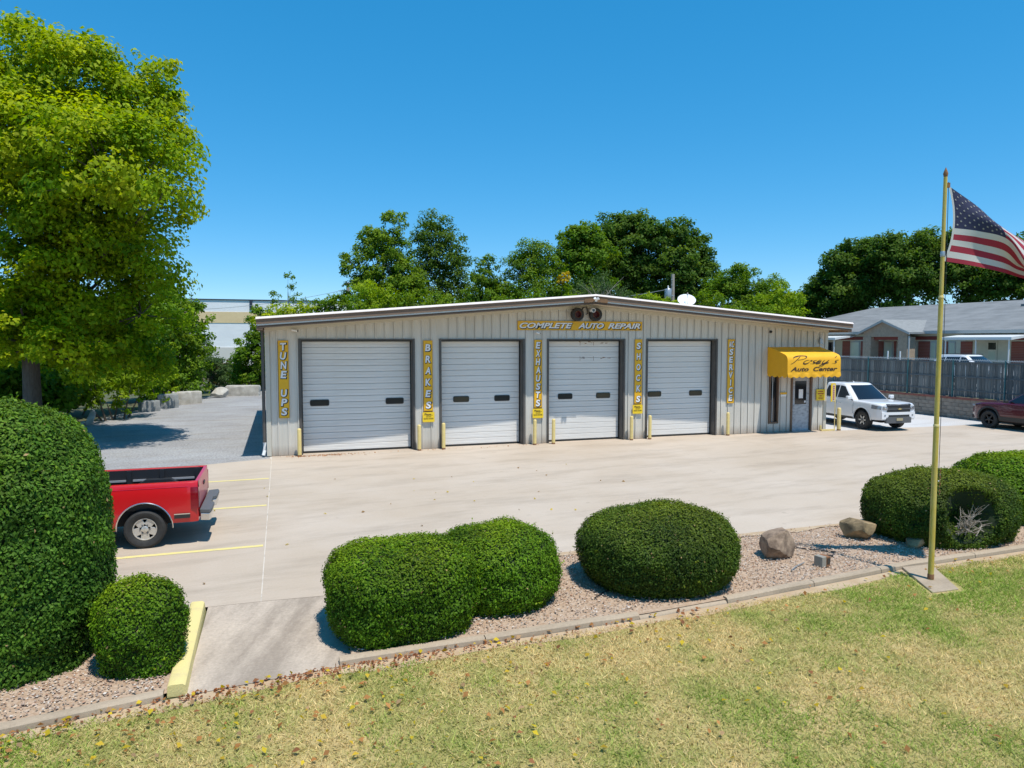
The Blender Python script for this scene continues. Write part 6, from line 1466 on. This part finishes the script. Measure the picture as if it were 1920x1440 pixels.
for i, (nm, lab, tr_, lobes, lf, dn, pal, yl, bare) in enumerate(T):
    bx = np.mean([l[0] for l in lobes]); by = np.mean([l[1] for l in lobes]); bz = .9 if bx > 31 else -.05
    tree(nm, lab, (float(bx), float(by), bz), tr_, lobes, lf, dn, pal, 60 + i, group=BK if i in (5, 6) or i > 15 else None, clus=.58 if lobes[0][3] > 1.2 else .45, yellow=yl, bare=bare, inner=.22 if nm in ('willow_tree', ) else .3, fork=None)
# yellow-leaved sprig in the elm
tree('yellow_branch', 'small patch of yellow leaves among the green trees', (25.0, 37.6, -.05), .05, [(25.1, 37.2, 9.25, 0.55), (24.8, 37.3, 8.9, .35)], .2, 40, ((.45, .33, .02), (.6, .45, .03), (.6, .5, .06)), 99, 'tree', clus=.3, fork=7.0)
# distant wood closing the view behind everything
rng = np.random.default_rng(5)
P, Cc = [], []
for k in range(520):
    u = rng.uniform(0, 1); a = rad(lerp(-40, 78, u)); R_ = rng.uniform(120, 150); h = 5.2 + 2.2 * math.sin(u * 23) + 1.5 * math.sin(u * 61 + 1)
    c = np.array([R_ * math.sin(a), R_ * math.cos(a) - 20, rng.uniform(.5, 1) * max(2.5, h)]); e = unit(rng.normal(size=(36, 3))) * rng.random((36, 1)) ** .4
    P.append(c + e * np.array([2.4, 2.4, 1.5])); Cc.append(np.tile(np.array([.03, .065, .015]) * rng.uniform(.7, 1.4), (36, 1)))
P = np.vstack(P); Cc = np.vstack(Cc)
o = link('distant_wood', leaves(P, unit(rng.normal(size=(len(P), 3)) + np.array([0, -.3, .7])), rng.uniform(.5, 1.0, len(P)), Cc * rng.uniform(.7, 1.3, (len(P), 1)), 'distant_wood', 'leaf_tree', .7, rng)); kind(o, 'stuff'); tag(o, 'far off line of woods at the horizon', 'trees')

# ================================================================== GRASS, PEBBLES, FALLEN LEAVES
rng = np.random.default_rng(17)
n = 420000
X = rng.uniform(-8, 17, n); cy_ = np.interp(X, [p[0] for p in CURB], [p[1] for p in CURB])
D_ = rng.uniform(0.0, 1.0, n) ** 1.0 * 6.2 + 0.10; Y = cy_ - D_
dx, dy = X - 0.437, Y + 23.417; ang = np.degrees(np.arctan2(dx, dy)) - 18; ok = (np.abs(ang) < 40) & (np.hypot(dx, dy) > 4.0)
X, Y, D_ = X[ok], Y[ok], D_[ok]; Q = np.stack([X, Y, np.zeros_like(X)], 1)
g = 0.5 + 0.75 * wob(Q, 3, 0.9) + 0.45 * wob(Q, 4, 2.6) + 0.25 * wob(Q, 6, 8.0)
g -= 0.25 * np.clip((X - 1.0) / 6, 0, 1) * np.clip((D_ - 1.2) / 2, 0, 1) - 0.28 * np.clip((1.5 - X) / 3, 0, 1)
bare = (0.16 + 0.12 * wob(Q, 8, 1.3) + .06 * wob(Q, 9, 5)) > D_ ; keep = ~(bare & (rng.random(len(X)) < .93))
py_ = (Y + 15.62); pu = (X - 9.45) - py_ * 0.49; pad = (py_ > -.05 + .03 * wob(Q, 21, 9)) & (py_ < 1.0) & (pu > -.07) & (pu < .60); keep &= ~pad; keep &= ~((X > -.9) & (X < 1.3) & (D_ < .16))
X, Y, g = X[keep], Y[keep], g[keep]; n = len(X)
gm = np.clip(g * 1.2 - .36 + rng.normal(scale=.22, size=n), 0, 1)[:, None]
col = np.array([.70, .545, .26]) * (1 - gm) + np.array([.27, .37, .06]) * gm; col *= rng.uniform(.62, 1.32, (n, 1))
hgt = np.where(gm[:, 0] > .6, .030, .020) * rng.uniform(.5, 1.5, n); th = rng.uniform(0, 6.283, n); wdt = rng.uniform(.004, .008, n); ln = rng.normal(scale=1.5, size=(n, 2)) * hgt[:, None]
V = np.empty((n, 3, 3)); ca, sa = np.cos(th) * wdt, np.sin(th) * wdt; zz = np.full(n, -.05)
V[:, 0] = np.stack([X - ca, Y - sa, zz], 1); V[:, 1] = np.stack([X + ca, Y + sa, zz], 1); V[:, 2] = np.stack([X + ln[:, 0], Y + ln[:, 1], zz + .012 + hgt], 1)
o = link('lawn_grass', fast_mesh('lawn_grass', V.reshape(-1, 3), 3, col, 'grass_blade')); kind(o, 'stuff'); tag(o, 'short dry lawn grass with greener patches', 'grass')
# pebbles
def pebbles(name, label, X, Y, Z, sz, rng):
    n = len(X); base = np.array([[1, 0, 0], [0, 1, 0], [-1, 0, 0], [0, -1, 0], [0, 0, 1], [0, 0, -1]], float)
    th = rng.uniform(0, 6.28, n); sc = sz[:, None] * rng.uniform(.6, 1.2, (n, 3)) * np.array([1, .8, .55]); V = np.empty((n, 6, 3))
    for k in range(6):
        p = (base[k] + rng.normal(scale=.18, size=(n, 3))) * sc; V[:, k, 0] = X + p[:, 0] * np.cos(th) - p[:, 1] * np.sin(th); V[:, k, 1] = Y + p[:, 0] * np.sin(th) + p[:, 1] * np.cos(th); V[:, k, 2] = Z + p[:, 2]
    tri = np.array([[0, 1, 4], [1, 2, 4], [2, 3, 4], [3, 0, 4], [1, 0, 5], [2, 1, 5], [3, 2, 5], [0, 3, 5]])
    VV = V[:, tri].reshape(-1, 3)
    pal = np.array([[.54, .41, .30], [.46, .31, .21], [.58, .47, .37], [.38, .22, .14], [.50, .36, .27], [.36, .27, .21], [.60, .53, .46]]); c = pal[rng.integers(0, len(pal), n)] * rng.uniform(.75, 1.15, (n, 1))
    o = link(name, fast_mesh(name, VV, 3, np.repeat(c, 8, axis=0), 'pebble')); kind(o, 'stuff'); tag(o, label, 'pebbles'); return o
n = 26000; X = rng.uniform(1.2, 20, n); lo = np.interp(X, [p[0] for p in CURB], [p[1] for p in CURB]) + .16; hi = -12.27 + (X - 1) * .0136 - .05
t_ = rng.random(n); Y = lo + (hi - lo) * t_; Q = np.stack([X, Y, 0 * X], 1); keep = (hi - Y > .22 + .14 * wob(Q, 12, 2.0)) | (rng.random(n) < .12)
keep &= ~((X > 13.3) & (rng.random(n) < .8)); X, Y, t_ = X[keep], Y[keep], t_[keep]
pebbles('pebbles', 'mixed tan and rose pebbles in the flagpole bed', X, Y, .03 + .02 * np.sin(t_ * 3.14) + rng.uniform(-.005, .01, len(X)), rng.uniform(.010, .022, len(X)), rng)
n = 9000; X = rng.uniform(-5.5, -.82, n); lo = np.interp(X, [p[0] for p in CURB], [p[1] for p in CURB]) + .16; Y = lo + (-13.1 - lo) * rng.random(n)
pebbles('pebbles', 'mixed tan and rose pebbles under the tall hedge shrub', X, Y, .025 + rng.uniform(-.005, .012, n), rng.uniform(.010, .022, n), rng)
# fallen leaves
def litter(name, label, X, Y, Z, sz, pal, rng):
    n = len(X); P = np.stack([X, Y, Z], 1); nn = unit(np.array([0, 0, 1]) + rng.normal(scale=.45, size=(n, 3))); c = np.array(pal)[rng.integers(0, len(pal), n)] * rng.uniform(.7, 1.2, (n, 1))
    o = link(name, leaves(P, nn, sz, c, name, 'leaf_tree', .7, rng, .16)); kind(o, 'stuff'); tag(o, label, 'leaves')
n = 2400; X = rng.uniform(-5, 12, n); D_ = rng.uniform(.02, 1, n) ** 1.7 * 5; wgt = np.clip(1.05 - (X + 1) / 9, .12, 1); ok = rng.random(n) < wgt; X, D_ = X[ok], D_[ok]; Y = np.interp(X, [p[0] for p in CURB], [p[1] for p in CURB]) - D_
PALF = [[.42, .20, .07], [.55, .27, .10], [.62, .43, .05], [.34, .15, .07], [.50, .33, .18], [.66, .50, .04]]
litter('fallen_leaves', 'scattered brown and yellow fallen leaves on the lawn', X, Y, np.full(len(X), -.012) + rng.uniform(0, .012, len(X)), rng.uniform(.04, .085, len(X)), PALF, rng)
n = 520; X = rng.normal(0.9, 1.6, n); Y = np.interp(X, [p[0] for p in CURB], [p[1] for p in CURB]) - np.abs(rng.normal(scale=.12, size=n)) - .02
litter('leaf_drift', 'drift of rust brown leaves along the apron edge', X, Y, np.full(n, -.022), rng.uniform(.025, .05, n), [[.36, .14, .06], [.45, .20, .09], [.30, .13, .07]], rng)
n = 260; X = np.concatenate([rng.normal(1.9, .55, 150), rng.normal(.9, .18, 50), rng.uniform(2, 9, 60)]); Y = -.20 - np.abs(rng.normal(scale=.16, size=n)) * np.where(X > 3, .6, 1.0)
litter('leaf_drift', 'thin drift of orange leaves at the first garage door', X, Y, np.full(n, .012), rng.uniform(.03, .06, n), [[.42, .18, .06], [.50, .22, .08], [.33, .17, .09]], rng)
n = 40; X = rng.uniform(-3, 9, n); Y = rng.uniform(-12.8, -4, n)
litter('stray_leaves', 'few stray yellow leaves lying on the concrete lot', X, Y, np.full(n, .012), rng.uniform(.05, .09, n), [[.55, .42, .08], [.35, .22, .10]], rng)
print('leaf quads in trees', TALLY[0])
